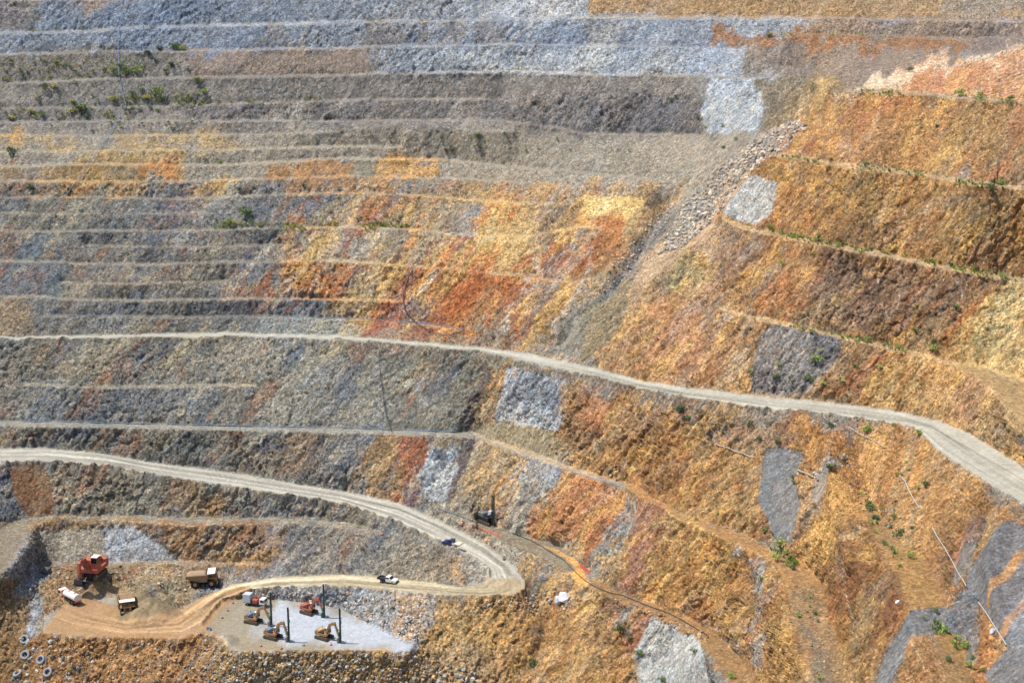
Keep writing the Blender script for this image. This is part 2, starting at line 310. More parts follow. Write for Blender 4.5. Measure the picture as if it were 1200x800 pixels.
P([(930,148),(944,150),(900,184),(862,218),(838,250),(790,272),(806,236),(850,196),(890,168)], (146,138,128), 5, .95, amp=.9)
P([(904,186),(912,190),(870,230),(850,262),(838,262),(872,216)], (196,136,96), 3, .8, amp=.3); P([(750,300),(800,275),(850,262),(790,320),(745,345)], (192,146,102), 8, .8)
P([(884,100),(940,93),(990,98),(980,118),(944,142),(920,150),(890,150),(900,130)], (120,104,78), 4, .95, amp=1.1); P([(960,100),(985,100),(962,136),(952,140)], (196,158,98), 4, .7); P([(920,112),(950,112),(944,140),(922,140)], (168,142,110), 5, .6)
# --- right-hand wall
P([(1200,52),(1440,10),(1440,150),(1125,116),(990,108),(1050,88)], (206,160,124), 4, amp=.5)
P([(1080,84),(1140,74),(1170,62),(1440,30),(1440,150),(1125,114),(1064,106)], (196,128,86), 6, .85, amp=.5); P([(1000,98),(1110,80),(1060,104),(1000,107)], (222,196,164), 4, .8, amp=.3); P([(1120,72),(1200,56),(1150,72),(1115,80)], (204,188,160), 3, .8)
P([(1170,70),(1176,72),(1140,112),(1132,110)], (214,184,146), 2, .7); P([(1110,84),(1165,80),(1150,105),(1080,106)], (198,112,66), 8, .6)
P([(990,108),(1125,116),(1200,122),(1440,150),(1440,260),(1200,222),(1070,203),(905,182),(950,140)], (172,118,66), 3, amp=.8)
P([(1030,112),(1080,114),(1010,150),(960,176),(930,172)], (156,90,56), 10, .7); P([(1020,112),(1062,114),(1040,124),(1000,126)], (214,150,70), 6, .6)
P([(1100,130),(1200,130),(1200,200),(1080,190)], (156,122,74), 14, .6); P([(1190,120),(1204,122),(1170,206),(1150,210)], (190,84,40), 6, .6); P([(1040,170),(1090,150),(1080,196),(1020,190)], (162,120,70), 10, .6)
P([(942,150),(930,180),(905,181),(926,160)], (188,150,124), 4, .7)
P([(905,184),(989,197),(1070,206),(1200,225),(1440,262),(1440,374),(1188,326),(1053,301),(884,269),(852,260)], (156,108,58), 3, amp=.9)
P([(890,190),(1000,202),(980,260),(900,262)], (154,112,62), 12, .6); P([(1070,210),(1200,230),(1200,320),(1100,300)], (176,126,66), 12, .6); P([(1100,240),(1160,250),(1150,290),(1090,280)], (150,122,74), 10, .6); P([(1120,290),(1200,300),(1200,328),(1120,312)], (164,104,56), 8, .6)
P([(968,196),(1010,204),(1040,250),(1000,262)], (178,140,80), 12, .5)
P([(885,211),(912,216),(906,248),(890,264),(851,260),(864,232)], (168,166,162), 3, amp=.5, brk=.4); P([(862,226),(872,216),(856,248),(850,256)], (200,104,56), 3, .6)
P([(852,264),(969,290),(1120,319),(1188,330),(1130,400),(1110,426),(1019,401),(935,382),(844,359),(830,330)], (158,112,66), 3, amp=1)
P([(960,300),(1130,330),(1120,370),(1060,400),(980,370),(940,340)], (122,96,80), 16, .85); P([(846,268),(900,276),(880,320),(830,340),(818,310)], (140,124,110), 8, .8, amp=1.2); P([(880,310),(916,316),(912,352),(880,350)], (134,122,114), 8, .7)
P([(1020,368),(1110,372),(1110,424),(1030,402)], (150,116,70), 10, .6); P([(918,296),(960,300),(930,360),(900,350)], (172,118,66), 10, .5); P([(900,330),(930,330),(920,376),(896,370)], (184,104,52), 6, .5)
P([(1185,332),(1160,346),(1110,392),(1100,410),(1116,404),(1150,372)], (160,84,38), 4, .9)
P([(1190,330),(1440,380),(1440,560),(1200,446),(1151,429),(1100,416),(1130,384),(1164,350)], (206,168,98), 5, .95, amp=.8); P([(1190,335),(1200,338),(1200,400),(1150,420),(1150,370)], (186,168,112), 10, .6)
P([(1150,400),(1200,420),(1200,445),(1151,429),(1110,420)], (216,172,100), 6, .7, amp=.3)
P([(1119,424),(1151,429),(1200,446),(1440,560),(1440,720),(1188,483),(1151,447),(1090,424)], (220,176,108), 3, .9, amp=.25, brk=.5, k=.56)
# above the upper haul road
P([(800,302),(844,345),(878,372),(900,372),(935,384),(1019,403),(1121,430),(1151,447),(1188,483),(1240,560),(1200,549),(1104,496),(884,464),(754,447),(700,425),(726,370)], (176,132,82), 4, amp=.95)
P([(740,350),(800,310),(840,340),(860,400),(830,440),(760,440),(724,420)], (192,138,92), 10, .8); P([(750,300),(850,266),(840,330),(800,350),(740,345)], (170,142,112), 8, .8); P([(800,290),(830,300),(816,340),(780,350)], (150,142,92), 8, .7)
P([(765,360),(830,372),(850,420),(830,450),(760,430)], (200,124,78), 10, .5); P([(844,345),(880,375),(870,460),(800,452),(830,400)], (166,136,104), 10, .7); P([(800,355),(850,362),(846,380),(790,380)], (134,118,100), 8, .7)
P([(902,380),(978,388),(984,405),(968,432),(946,464),(880,458),(882,430),(890,396)], (126,120,118), 2.5, amp=.5, brk=.2); P([(946,392),(980,392),(966,430),(940,425)], (96,92,92), 4, .6, amp=1.1); P([(884,430),(968,434),(946,464),(880,458)], (116,112,110), 6, .5, amp=1.2)
P([(980,398),(1040,412),(1030,450),(960,466)], (138,112,82), 8, .7); P([(1040,412),(1060,416),(1010,455),(962,466),(1000,440)], (180,92,44), 5, .7)
P([(1060,415),(1151,447),(1180,510),(1104,492),(1000,470)], (194,150,88), 8, .8); P([(1130,440),(1152,450),(1140,490),(1110,485)], (176,124,100), 8, .5)
P([(730,420),(800,436),(780,442),(724,430)], (206,150,104), 5, .6)
P([(687,426),(800,450),(990,470),(1110,492),(1100,498),(884,466),(700,432)], (140,126,110), 4, .6, amp=.5)
# --- between the haul roads
P([(-240,399),(0,399),(400,400),(560,413),(620,428),(640,540),(556,512),(400,504),(27,497),(-240,497)], (126,118,98), 4, amp=.75)
P([(-240,399),(26,400),(27,497),(-240,497)], (124,110,88), 8, .8); P([(28,452),(250,452),(250,494),(28,494)], (114,112,106), 8, .8); P([(28,404),(140,404),(130,446),(30,448)], (130,120,84), 10, .6)
for x, y in ((50,408),(72,406),(134,410),(155,408),(172,414),(192,412),(215,414)):
    P([(x,y),(x+5,y),(x-2,y+28),(x-8,y+26)], (186,98,42), 4, .6)
P([(55,425),(82,428),(76,446),(52,444)], (186,140,62), 6, .5); P([(140,410),(205,410),(195,440),(135,440)], (96,94,86), 8, .6, amp=1)
P([(256,408),(400,406),(390,440),(330,500),(322,452),(256,452)], (158,142,110), 6, .9); P([(282,410),(322,412),(316,428),(286,432)], (184,164,128), 6, .7, amp=1)
P([(325,410),(348,410),(344,432),(326,434)], (84,90,98), 3, .9); P([(330,430),(400,410),(400,500),(318,498)], (148,136,104), 8, .8); P([(375,425),(420,415),(410,500),(360,498)], (122,118,108), 10, .6)
P([(420,412),(540,416),(530,506),(410,502)], (130,122,98), 8, .9, amp=.6); P([(478,420),(510,424),(500,460),(470,460)], (166,124,70), 8, .6); P([(440,418),(480,420),(470,450),(430,450)], (120,116,104), 8, .7)
P([(554,434),(566,440),(556,470),(552,506),(534,502),(544,460)], (88,72,72), 4, .9); P([(566,432),(598,428),(590,470),(576,510),(556,505),(562,470)], (182,126,72), 4, .9); P([(568,470),(584,472),(576,506),(558,506)], (130,118,96), 5, .8)
P([(553,505),(600,492),(668,510),(650,545),(600,524)], (150,138,110), 3, amp=.25, brk=.1)
P([(593,430),(604,430),(664,444),(672,462),(655,505),(610,496),(590,492),(578,500),(580,490)], (156,158,164), 2.5, amp=.8, brk=.3); P([(612,440),(660,448),(650,480),(600,474),(604,450)], (118,120,126), 8, .8); P([(602,470),(636,476),(630,500),(600,492)], (192,192,192), 6, .7)
P([(660,450),(678,460),(668,490),(655,486)], (182,140,92), 4, .8); P([(598,430),(612,434),(608,444),(597,442)], (192,140,92), 3, .7)
P([(672,455),(800,470),(806,604),(737,571),(660,548),(655,505)], (186,134,80), 5, .95, amp=1.1); P([(684,450),(720,462),(700,510),(668,512)], (192,112,68), 8, .8); P([(688,500),(704,502),(690,520),(676,520)], (40,32,26), 3, .8, amp=.6)
P([(690,515),(716,505),(700,530),(690,528)], (196,182,140), 5, .7); P([(745,470),(790,476),(780,520),(756,530)], (146,122,100), 8, .7); P([(650,520),(740,540),(735,568),(660,548)], (192,138,72), 8, .6)
P([(690,440),(800,466),(900,482),(1000,492),(1070,506),(1060,520),(980,510),(860,500),(740,468),(640,440)], (130,122,110), 4, .9, amp=.45)
P([(800,480),(884,500),(990,514),(1060,520),(1010,580),(960,560),(880,530),(806,500)], (150,120,88), 8, .8, amp=1); P([(800,486),(850,492),(856,510),(806,504)], (142,134,124), 6, .7, amp=1.2); P([(930,500),(980,508),(966,540),(916,526)], (178,106,58), 8, .7)
P([(806,500),(880,528),(900,548),(894,634),(850,616),(806,600),(740,560),(760,500)], (178,132,72), 8, .9); P([(780,505),(806,520),(796,600),(740,565)], (168,110,62), 8, .7)
P([(1016,500),(1072,506),(1100,532),(1140,560),(1200,598),(1440,810),(1440,1040),(1040,700),(1000,590),(984,560)], (184,130,66), 8, .95, amp=1)
P([(1010,520),(1080,530),(1100,560),(1050,580),(1000,560)], (206,142,74), 10, .7, amp=.8); P([(1120,560),(1200,600),(1300,700),(1160,640),(1080,590)], (160,110,58), 10, .7)
# below the middle bench on the left
P([(-240,500),(27,498),(400,506),(470,510),(466,590),(400,574),(200,548),(111,530),(-240,526)], (118,110,92), 4, amp=.95)
P([(-240,500),(14,500),(20,524),(-240,526)], (150,96,60), 5, .8); P([(14,502),(60,502),(56,524),(20,526)], (128,104,76), 6, .6); P([(280,508),(360,510),(350,560),(280,548)], (150,114,72), 8, .6); P([(355,512),(420,512),(420,576),(350,560)], (122,110,96), 8, .7)
P([(330,510),(372,510),(366,560),(336,556)], (160,112,62), 6, .6); P([(420,508),(470,512),(466,588),(420,578)], (164,120,72), 8, .8)
P([(400,506),(440,508),(436,540),(400,548)], (132,124,114), 8, .7); P([(474,511),(492,512),(492,590),(464,584),(470,540)], (162,78,38), 4, .95, amp=.8)
P([(498,526),(530,522),(538,540),(530,592),(498,590),(492,556)], (166,164,160), 5, .9, amp=1.1); P([(494,556),(500,532),(514,524),(530,530),(537,548),(532,574),(520,588),(500,584)], (170,172,174), 2, .95, amp=1., brk=.4, warp=.4); P([(502,540),(508,528),(520,527),(527,535),(522,541)], (88,92,100), 2, .95, brk=.3, warp=.3); P([(512,512),(540,514),(530,524),(498,524)], (150,120,80), 5, .8)
P([(544,512),(556,514),(540,560),(532,598),(524,594),(530,550)], (100,82,80), 3, .9); P([(556,514),(600,526),(590,560),(560,604),(532,598),(544,550)], (160,144,118), 5, .9); P([(570,520),(585,524),(560,580),(545,596),(550,560)], (182,140,84), 5, .7)
P([(600,530),(650,546),(628,592),(600,586),(588,560)], (148,152,158), 3, .95, amp=.9); P([(592,560),(632,580),(620,630),(560,612),(570,590)], (142,138,124), 6, .9)
P([(650,547),(720,566),(712,590),(690,640),(666,652),(620,630),(632,590)], (194,118,64), 4, .95, amp=1.1); P([(690,570),(712,575),(690,640),(676,650)], (182,106,60), 5, .6)
P([(724,572),(745,580),(724,640),(712,670),(690,668),(696,640)], (150,144,132), 5, .9, amp=1.1); P([(745,578),(775,596),(768,640),(748,690),(724,688),(716,660),(728,630)], (170,108,80), 6, .9)
P([(772,594),(806,608),(900,646),(930,700),(944,800),(960,900),(900,880),(862,763),(832,737),(764,700),(748,688),(764,650)], (190,138,68), 6, .97, amp=1.15)
P([(850,640),(886,652),(892,690),(900,700),(876,740),(870,736),(884,700),(868,670)], (150,148,146), 4, .9, amp=1.2); P([(806,700),(860,730),(850,750),(800,720)], (182,112,56), 8, .5); P([(890,680),(930,700),(950,800),(900,800),(880,740)], (164,112,60), 10, .7)
P([(886,740),(906,752),(890,790),(870,806),(860,802)], (148,146,144), 4, .85); P([(880,735),(888,745),(866,790),(858,784)], (206,120,84), 4, .7)
P([(718,566),(745,574),(740,584),(712,576)], (156,144,122), 4, .8)
P([(704,700),(764,715),(748,760),(724,752),(712,726)], (182,112,80), 5, .9, amp=.7); P([(735,712),(742,714),(720,755),(712,752)], (170,164,132), 3, .7)
P([(730,706),(768,716),(760,740),(738,736)], (154,154,148), 4, .8)
P([(752,716),(766,720),(756,750),(742,760)], (196,116,72), 3, .8); P([(766,718),(808,732),(824,755),(830,800),(820,900),(750,900),(742,770),(754,740)], (172,170,164), 3, .97, amp=.14, brk=.15)
P([(760,728),(790,734),(784,770),(752,770)], (150,150,148), 8, .5, amp=.8)
P([(645,700),(704,700),(740,760),(745,850),(640,850),(630,720)], (184,134,72), 8, .9, amp=1.1)
# --- right foreground walls
P([(930,500),(980,508),(1004,588),(1012,612),(1030,648),(1063,713),(1068,735),(1030,800),(1000,1040),(975,900),(965,732),(955,690),(935,655),(905,640),(925,560)], (186,126,60), 6, .97, amp=1.1)
P([(905,560),(984,555),(1000,590),(960,660),(935,655),(915,640)], (212,148,68), 8, .85)
P([(990,610),(1012,614),(1062,714),(1064,735),(1020,800),(1000,860),(985,800),(970,730),(960,690)], (126,92,58), 8, .95, amp=1.1); P([(1012,650),(1056,720),(1020,770),(990,760),(1000,700)], (100,78,58), 12, .7)  # brown face; the extra darkness paints the spur's shade into the colour
P([(990,528),(1006,560),(1006,585),(985,560)], (196,120,70), 6, .6)
P([(896,528),(912,524),(944,530),(934,560),(938,590),(930,622),(926,636),(904,628),(898,600),(888,588),(892,560)], (106,108,110), 2.5, amp=.14, brk=.15)
P([(965,544),(988,546),(976,566),(958,590),(948,584),(952,566)], (132,126,116), 2.5, .95, amp=.14, brk=.15); P([(940,580),(956,586),(934,630),(926,636),(932,600)], (138,130,120), 4, .9)
P([(1036,648),(1060,640),(1087,660),(1104,710),(1063,713)], (196,144,76), 4, .9, amp=.25, brk=1.0, k=.6)
P([(1014,600),(1030,604),(1062,644),(1036,648)], (176,136,86), 4, .8, amp=.4, k=.6)
P([(1066,714),(1104,709),(1120,720),(1116,740),(1082,740),(1050,780),(1030,850),(1010,850),(1024,800),(1040,760)], (102,106,110), 2.5, .97, amp=.14, brk=.1)
P([(1046,780),(1052,782),(1036,830),(1028,830)], (150,96,70), 2, .6)
P([(1084,742),(1120,742),(1160,800),(1240,1036),(1140,1036),(1104,800)], (190,136,66), 3, .9, amp=.25, brk=1.0, k=.6)
P([(1064,745),(1084,744),(1104,800),(1130,900),(1170,1036),(1030,1036),(1032,850)], (172,116,58), 4, .95)
P([(1104,600),(1150,615),(1120,690),(1100,700),(1080,660)], (152,104,60), 8, .8)
P([(1146,598),(1170,602),(1150,640),(1130,640),(1112,660),(1108,640)], (120,98,92), 4, .8, amp=.6)
P([(1112,642),(1146,634),(1140,660),(1120,684),(1108,672)], (118,114,108), 3, .95, amp=.14, brk=.15); P([(1108,622),(1122,620),(1112,650),(1104,652)], (196,124,96), 3, .8)
P([(1168,600),(1188,612),(1172,642),(1156,640)], (170,134,82), 4, .8, amp=.4)
P([(1186,610),(1200,616),(1440,760),(1440,1040),(1200,1000),(1170,810),(1152,790),(1180,760),(1160,720),(1130,700),(1132,670),(1160,640)], (92,97,104), 3, .97, amp=.14, brk=.12)
P([(1124,690),(1150,700),(1140,745),(1126,750),(1104,730)], (94,98,104), 4, .95, amp=.4, brk=.2); P([(1146,730),(1160,738),(1150,770),(1138,776),(1128,770)], (94,98,104), 3, .9, amp=.4)
P([(1150,700),(1180,760),(1156,790),(1166,820),(1150,840),(1140,790),(1152,760)], (158,98,52), 4, .9, amp=.8)
P([(1190,650),(1210,640),(1178,690),(1164,716),(1160,712)], (190,130,70), 1.6, .85, brk=.2); P([(1206,690),(1210,700),(1184,740),(1172,754),(1170,750)], (214,140,72), 1.6, .85, brk=.2)
P([(1186,716),(1200,700),(1230,720),(1200,760),(1180,752)], (128,136,150), 8, .5)
# --- lower middle and the lowest face
P([(450,700),(650,700),(700,760),(760,900),(-240,900),(-240,748),(60,745),(250,748),(480,766)], (176,128,70), 4, .97, amp=1)
P([(460,705),(540,704),(620,704),(640,730),(600,760),(520,765),(470,750)], (182,138,82), 8, .7, amp=.9); P([(622,706),(640,712),(636,750),(600,782),(604,750)], (136,124,100), 6, .8); P([(600,762),(636,764),(622,786),(600,784)], (84,80,72), 4, .8)
P([(560,764),(700,764),(740,840),(540,840)], (190,142,84), 8, .7, amp=.6); P([(500,760),(580,764),(560,800),(480,790)], (164,136,104), 10, .6)
P([(446,704),(486,702),(484,750),(458,740)], (206,142,70), 6, .7); P([(482,702),(488,702),(486,735),(480,735)], (206,204,196), 1.5, .7)
P([(-240,748),(60,746),(250,749),(262,800),(230,900),(-240,900)], (156,100,54), 5, .9, amp=1); P([(120,762),(220,760),(180,800),(110,800)], (178,118,66), 10, .7, amp=.5)
P([(240,752),(300,764),(480,766),(560,800),(540,830),(230,830)], (166,132,88), 6, .8, amp=.8); P([(262,745),(280,762),(270,770),(240,756)], (140,136,130), 5, .8)
P([(-240,676),(4,674),(30,700),(50,742),(30,780),(10,830),(-240,850)], (138,100,60), 5, .97, amp=.8)
P([(16,640),(38,612),(46,640),(48,720),(54,740),(40,742),(26,690)], (136,134,134), 3, .97, amp=.9); P([(34,716),(44,716),(50,742),(40,742)], (156,160,176), 4, .7)
# --- faces round the lower pit
P([(-240,548),(0,544),(142,550),(202,562),(287,574),(400,592),(470,616),(520,640),(446,626),(400,612),(169,604),(40,607),(10,616),(-240,625)], (124,114,96), 4, .97, amp=1)
P([(-240,548),(4,548),(14,580),(30,600),(20,616),(-240,640)], (90,96,106), 5, .9, amp=.9); P([(6,545),(50,543),(58,560),(66,602),(30,606),(16,580)], (122,76,44), 5, .95, amp=.35, brk=.1); P([(38,545),(54,545),(58,570),(48,575)], (128,108,82), 6, .6, amp=.3)
P([(200,566),(290,580),(280,604),(200,604)], (156,116,74), 8, .7); P([(230,575),(262,580),(255,602),(228,600)], (182,124,62), 8, .6); P([(262,578),(330,590),(320,606),(260,606)], (130,124,116), 8, .6)
P([(-240,622),(20,610),(40,607),(42,616),(22,650),(4,676),(-240,690)], (166,150,124), 4, .95, amp=.2, brk=.1, k=.53)
P([(40,612),(169,611),(304,614),(446,628),(520,660),(560,676),(535,686),(450,675),(320,675),(318,662),(192,657),(44,659)], (126,116,102), 4, .97, amp=1)
P([(36,611),(60,609),(178,610),(170,625),(110,618),(40,625)], (152,110,64), 4, .8); P([(180,612),(320,615),(318,655),(204,655)], (168,110,60), 5, .85, amp=1); P([(250,615),(300,617),(300,655),(246,655)], (138,96,62), 8, .6)
P([(270,640),(330,650),(330,662),(240,658)], (206,150,84), 6, .6); P([(320,616),(470,640),(520,665),(540,684),(440,674),(330,668)], (132,124,110), 6, .85, amp=1.1); P([(376,620),(420,625),(410,650),(370,650)], (120,112,104), 8, .6)
P([(44,628),(60,622),(120,619),(126,659),(44,659)], (148,138,122), 3, .95, amp=.25, brk=.1); P([(122,620),(160,617),(190,640),(206,656),(124,659)], (158,160,166), 4, .95, amp=.35, brk=.1)
P([(516,655),(536,652),(530,674),(516,672)], (210,144,72), 4, .7); P([(192,660),(318,663),(300,672),(236,676),(206,676)], (150,108,66), 5, .9)
P([(436,616),(520,640),(556,658),(576,676),(560,684),(530,655),(470,622)], (140,134,126), 4, .8, amp=.5)
# rough ground inside the pit
P([(44,664),(192,661),(230,664),(236,690),(209,715),(180,712),(140,700),(95,704),(52,722)], (154,112,68), 5, .97, amp=.7)
P([(110,665),(200,665),(230,690),(205,710),(170,705),(120,690)], (146,126,92), 8, .8, amp=.8); P([(50,668),(100,666),(80,700),(56,712)], (146,104,66), 8, .6, amp=.9)
P([(130,715),(144,700),(170,690),(204,690),(209,706),(200,722),(170,730),(140,728)], (142,126,96), 6, .9, amp=.9, k=.6)
# face between the ramp and the drill pad
P([(330,690),(400,690),(467,697),(500,702),(484,758),(430,730),(400,712),(330,702),(287,699),(262,706),(256,704)], (150,150,152), 3, .95, amp=1); P([(256,706),(294,694),(320,692),(310,702),(280,702)], (146,126,100), 4, .8); P([(340,696),(366,694),(356,704),(336,704)], (176,136,92), 4, .5)
P([(452,704),(486,704),(484,752),(462,738)], (196,140,76), 5, .6)
# terrace of the far drill, and its bank
P([(480,592),(590,622),(660,640),(700,690),(640,700),(616,680),(600,660),(569,638),(518,611)], (142,136,122), 5, .95, amp=.9); P([(640,660),(690,680),(700,700),(650,700)], (180,148,104), 6, .7)
P([(580,650),(616,672),(640,690),(656,694),(640,704),(606,700),(614,690),(606,668)], (126,124,102), 5, .9, amp=.5, k=.6)
P([(520,598),(560,605),(592,622),(629,632),(655,640),(672,654),(690,674),(670,676),(640,656),(600,640),(560,618),(520,606)], (170,160,138), 3, .95, amp=.15, brk=0, k=.5)
P([(690,673),(764,706),(832,736),(862,764),(880,800),(930,1036),(890,1036),(848,800),(838,772),(815,746),(764,720),(690,688)], (208,150,84), 3, .95, amp=.25, brk=.9, k=.5)
P([(655,650),(672,655),(688,676),(680,680),(664,672),(676,670)], (240,150,50), 2, .9, brk=.2, amp=.1); P([(668,672),(674,668),(692,682),(682,687),(672,682)], (248,160,60), 1.5, 1, brk=.1, amp=.1); P([(632,640),(652,644),(676,662),(674,664),(650,648)], (226,160,80), 1.5, .8, brk=.4)
P([(677,662),(681,660),(690,668),(691,674),(684,668)], (214,52,20), 1.2, 1, brk=.1, amp=.1, warp=.3)
# middle bench track and the bench that comes forward
P([(-240,494),(27,493),(169,497),(400,501),(535,506),(556,508),(602,524),(643,537),(670,548),(737,568),(737,573),(670,554),(602,530),(556,513),(400,507),(27,499),(-240,499)], (190,184,168), 1.5, .9, brk=.3, amp=.15, k=.5, warp=.2)
P([(548,504),(560,507),(660,542),(700,556),(700,560),(640,543),(560,513)], (236,206,164), 1.5, .7, brk=.3, k=.56, warp=.3)
P([(737,568),(850,618),(894,636),(935,655),(962,682),(972,732),(989,800),(1060,1036),(1000,1036),(952,800),(929,732),(917,680),(894,652),(850,629),(737,573)], (222,158,88), 3, .95, brk=1.0, amp=.25, k=.53)
P([(925,690),(962,690),(985,800),(1050,1036),(1000,1036),(950,800),(930,732)], (170,142,108), 6, .7, brk=.9, amp=.5, k=.6); P([(940,730),(950,740),(975,800),(960,800)], (136,128,112), 5, .7, k=.6)
for ln, cc in (([(905,181),(950,187),(989,194),(1070,203),(1137,214.5),(1200,222),(1440,258)], (212,168,116)), ([(851,262),(884,270),(969,287),(1053,302),(1120,316),(1188,327),(1440,375)], (206,166,112)), ([(844,360),(878,371),(935,383),(1019,402),(1070,413),(1121,428)], (214,170,112)), ([(990,107),(1070,110),(1125,114),(1200,120),(1440,148)], (180,150,112))):
    P([(u, v-3) for u, v in ln]+[(u, v+2.6) for u, v in ln[::-1]], cc, 1.5, .85, brk=.45, warp=.4, k=.75)
# cooler, greyer ground on the left; thin erosion trails on the right
P([(-240,232),(330,232),(350,396),(-240,396)], (94,104,116), 14, .42, brk=.7); P([(-240,400),(540,404),(540,500),(-240,495)], (108,112,116), 14, .34, brk=.7)
P([(-240,63),(440,60),(800,100),(820,158),(400,156),(-240,158)], (106,106,114), 12, .32, brk=.6); P([(-240,505),(400,508),(400,570),(-240,530)], (98,104,110), 12, .3, brk=.7)
def trail(pts, w_=1.3, col=(214,188,152), op=.75):
    P([(u-w_/2, v-w_*.3) for u, v in pts]+[(u+w_/2, v+w_*.3) for u, v in pts[::-1]], col, 1.0, op, brk=.45, warp=.8)
for t_ in ([(1001,198),(1006,212),(1022,226),(1040,236),(1049,246),(1054,262),(1060,270)], [(925,368),(958,367),(975,376),(988,382),(1002,380)], [(1110,316),(1120,330),(1127,338),(1128,350)], [(932,200),(944,214),(950,232)], [(960,345),(972,356),(990,362)], [(1020,312),(1028,322),(1027,332)], [(1155,452),(1172,468),(1188,486)], [(930,318),(950,332),(962,340)], [(990,690),(998,715),(1002,740)], [(1066,750),(1080,775),(1084,790)], [(890,335),(903,348),(910,362)], [(1060,255),(1068,262)]): trail(t_)
# haul roads, pit floor, drill pad
RA = [c for c in LINES if c['k'] == 'area' and c['za'] != c['zb'] or c['k'] == 'area']
def road_poly(c, m=0.): return list(c['a'])+list(c['b'])[::-1]
areas = [c for c in LINES if c['k'] == 'area']
road_up = [c for c in areas if isinstance(c['za'], list) and c['za'][0] == 56.3][0]
road_lo = [c for c in areas if isinstance(c['za'], list) and c['za'][0] == 27.5][0]
road_lc = [c for c in areas if isinstance(c['za'], list) and c['za'][0] == 10.6][0]
floor_a = [c for c in areas if c['za'] == 0][0]
P(road_poly(road_up), (198,192,174), 1.6, 1, brk=0, amp=.05, k=.6, warp=.12)
P(road_poly(road_lo), (200,193,176), 2.2, 1, brk=0, amp=.06, k=.6, warp=.2)
P(road_poly(road_lc), (196,180,148), 2.2, 1, brk=0, amp=.06, k=.6, warp=.2)
P([(270,685),(236,699),(209,715),(170,706),(140,712),(100,700),(84,700),(60,735),(54,742),(118,746),(209,747),(250,739),(294,692)], (206,150,96), 3, 1, brk=.1, amp=.3, warp=2.2, k=.53)
P([(250,722),(262,706),(287,700),(330,703),(400,713),(430,730),(484,758),(484,763),(400,761),(270,763),(244,742)], (178,166,142), 5, 1, brk=.3, amp=.14, warp=2.4, k=.5)
P([(318,706),(400,716),(430,732),(478,756),(470,761),(392,757),(330,748),(312,728)], (200,210,228), 9, .92, brk=.8, amp=.16, k=.62); P([(282,728),(320,726),(320,745),(286,746)], (190,196,204), 7, .6, brk=.7, k=.6)
P([(140,716),(150,702),(172,692),(204,690),(209,706),(198,722),(168,728),(146,726)], (146,130,98), 5, .95, amp=.6, k=.56)
# big heaps and hollows of loose ground in the pit: height in metres added before building
# ------------------------------------------------------------------ mineral mix that runs through all the rock
face = 1-FLATB
# seams and streaks that follow the dip
CP = C.copy()
def region(poly, f=30):
    r = pmask(poly, f, .6); m = np.zeros((NV, NU), np.float32); m[r[0]] = r[1]; return m
Wc = region([(330,225),(760,215),(700,330),(640,412),(430,398),(270,350),(270,306)]); Wr = region([(640,420),(760,330),(860,180),(980,105),(1440,60),(1440,1040),(640,1040),(560,760),(560,520)]); Wl = region([(-240,160),(480,160),(560,250),(330,270),(330,400),(560,420),(560,620),(440,700),(-240,700)])
fr_ = np.clip(1-KEEP*2-FLATB*3, 0, 1)*np.clip(AMP*3-.6, 0, 1)
def seam(col, sx, sz, th, sd, W_, op):
    global C
    f = fbm(SX/sx, SZ/sz, 5, .62, s=sd)+.35*fbm(SX/1.3, SZ/3.2, 3, .7, s=sd+9); m = np.clip((f-th)/.07, 0, 1)*fr_*W_*op; m = m[..., None]; C = C*(1-m)+np.array(lin3(col), np.float32)*m
seam((104,100,96), 5, 26, .08, 401, np.maximum(Wc, .22*Wr), .6); seam((164,82,40), 4, 30, .09, 411, np.maximum(Wc, .3*Wr), .65); seam((208,156,84), 4, 22, .09, 421, np.maximum(Wc, .9*Wr), .6)
seam((134,88,50), 3, 18, .10, 431, Wr, .5); seam((196,186,168), 2.2, 26, .17, 441, np.maximum(.4*Wr, Wc), .5); seam((150,96,62), 4, 14, .12, 451, Wl, .45); seam((84,90,98), 6, 16, .08, 461, Wl, .55); seam((166,150,116), 5, 12, .12, 471, Wl, .5); seam((126,116,98), 5, 22, .13, 481, Wr, .35)
# neighbouring rocks finger into each other along the dip
free = np.clip(1-KEEP*2-FLATB*3, 0, 1)
for sc, amp_, sd in ((6, 44, 201), (1.8, 20, 203), (.8, 7, 205)):
    q1 = fbm(SX/sc, SZ/(sc*2.2), 4, .65, s=sd)*amp_; q2 = fbm(SX/sc, SZ/sc, 3, .65, s=sd+1)*amp_*.5
    iu_ = np.clip(np.rint(UU-U0+q1*.5+q2).astype(int), 0, NU-1); iv_ = np.clip(np.rint(VV-V0-q1+q2*.3).astype(int), 0, NV-1)
    mm = (free*free[iv_, iu_])[..., None]; C = C*(1-mm)+C[iv_, iu_]*mm
n1 = fbm(SX/14, SZ/20, 4, s=3); n2 = fbm(SX/2.4, SZ/4.2, 4, .6, s=7); n3 = fbm(PX/1.1, PZ/1.1+PY/1.4, 3, .7, s=5)
roughm = np.clip(AMP*1.25, 0, 1)
warm = np.clip(n1*1.7+n2*.9, -1, 1)[..., None]*roughm[..., None]
C *= 1+warm*np.array([.15, .01, -.2])
C *= (1+(n2*.85+n3*.7)[..., None]*roughm[..., None]*.85)
veins = np.clip(1-np.abs(fbm(SX/7, SZ/24, 3, s=77))*16, 0, 1)*np.clip(fbm(SX/30, SZ/30, 2, s=91)*5, 0, 1)*roughm
C = C*(1-.45*veins[..., None])+np.array(lin3((176, 166, 148)))*.45*veins[..., None]
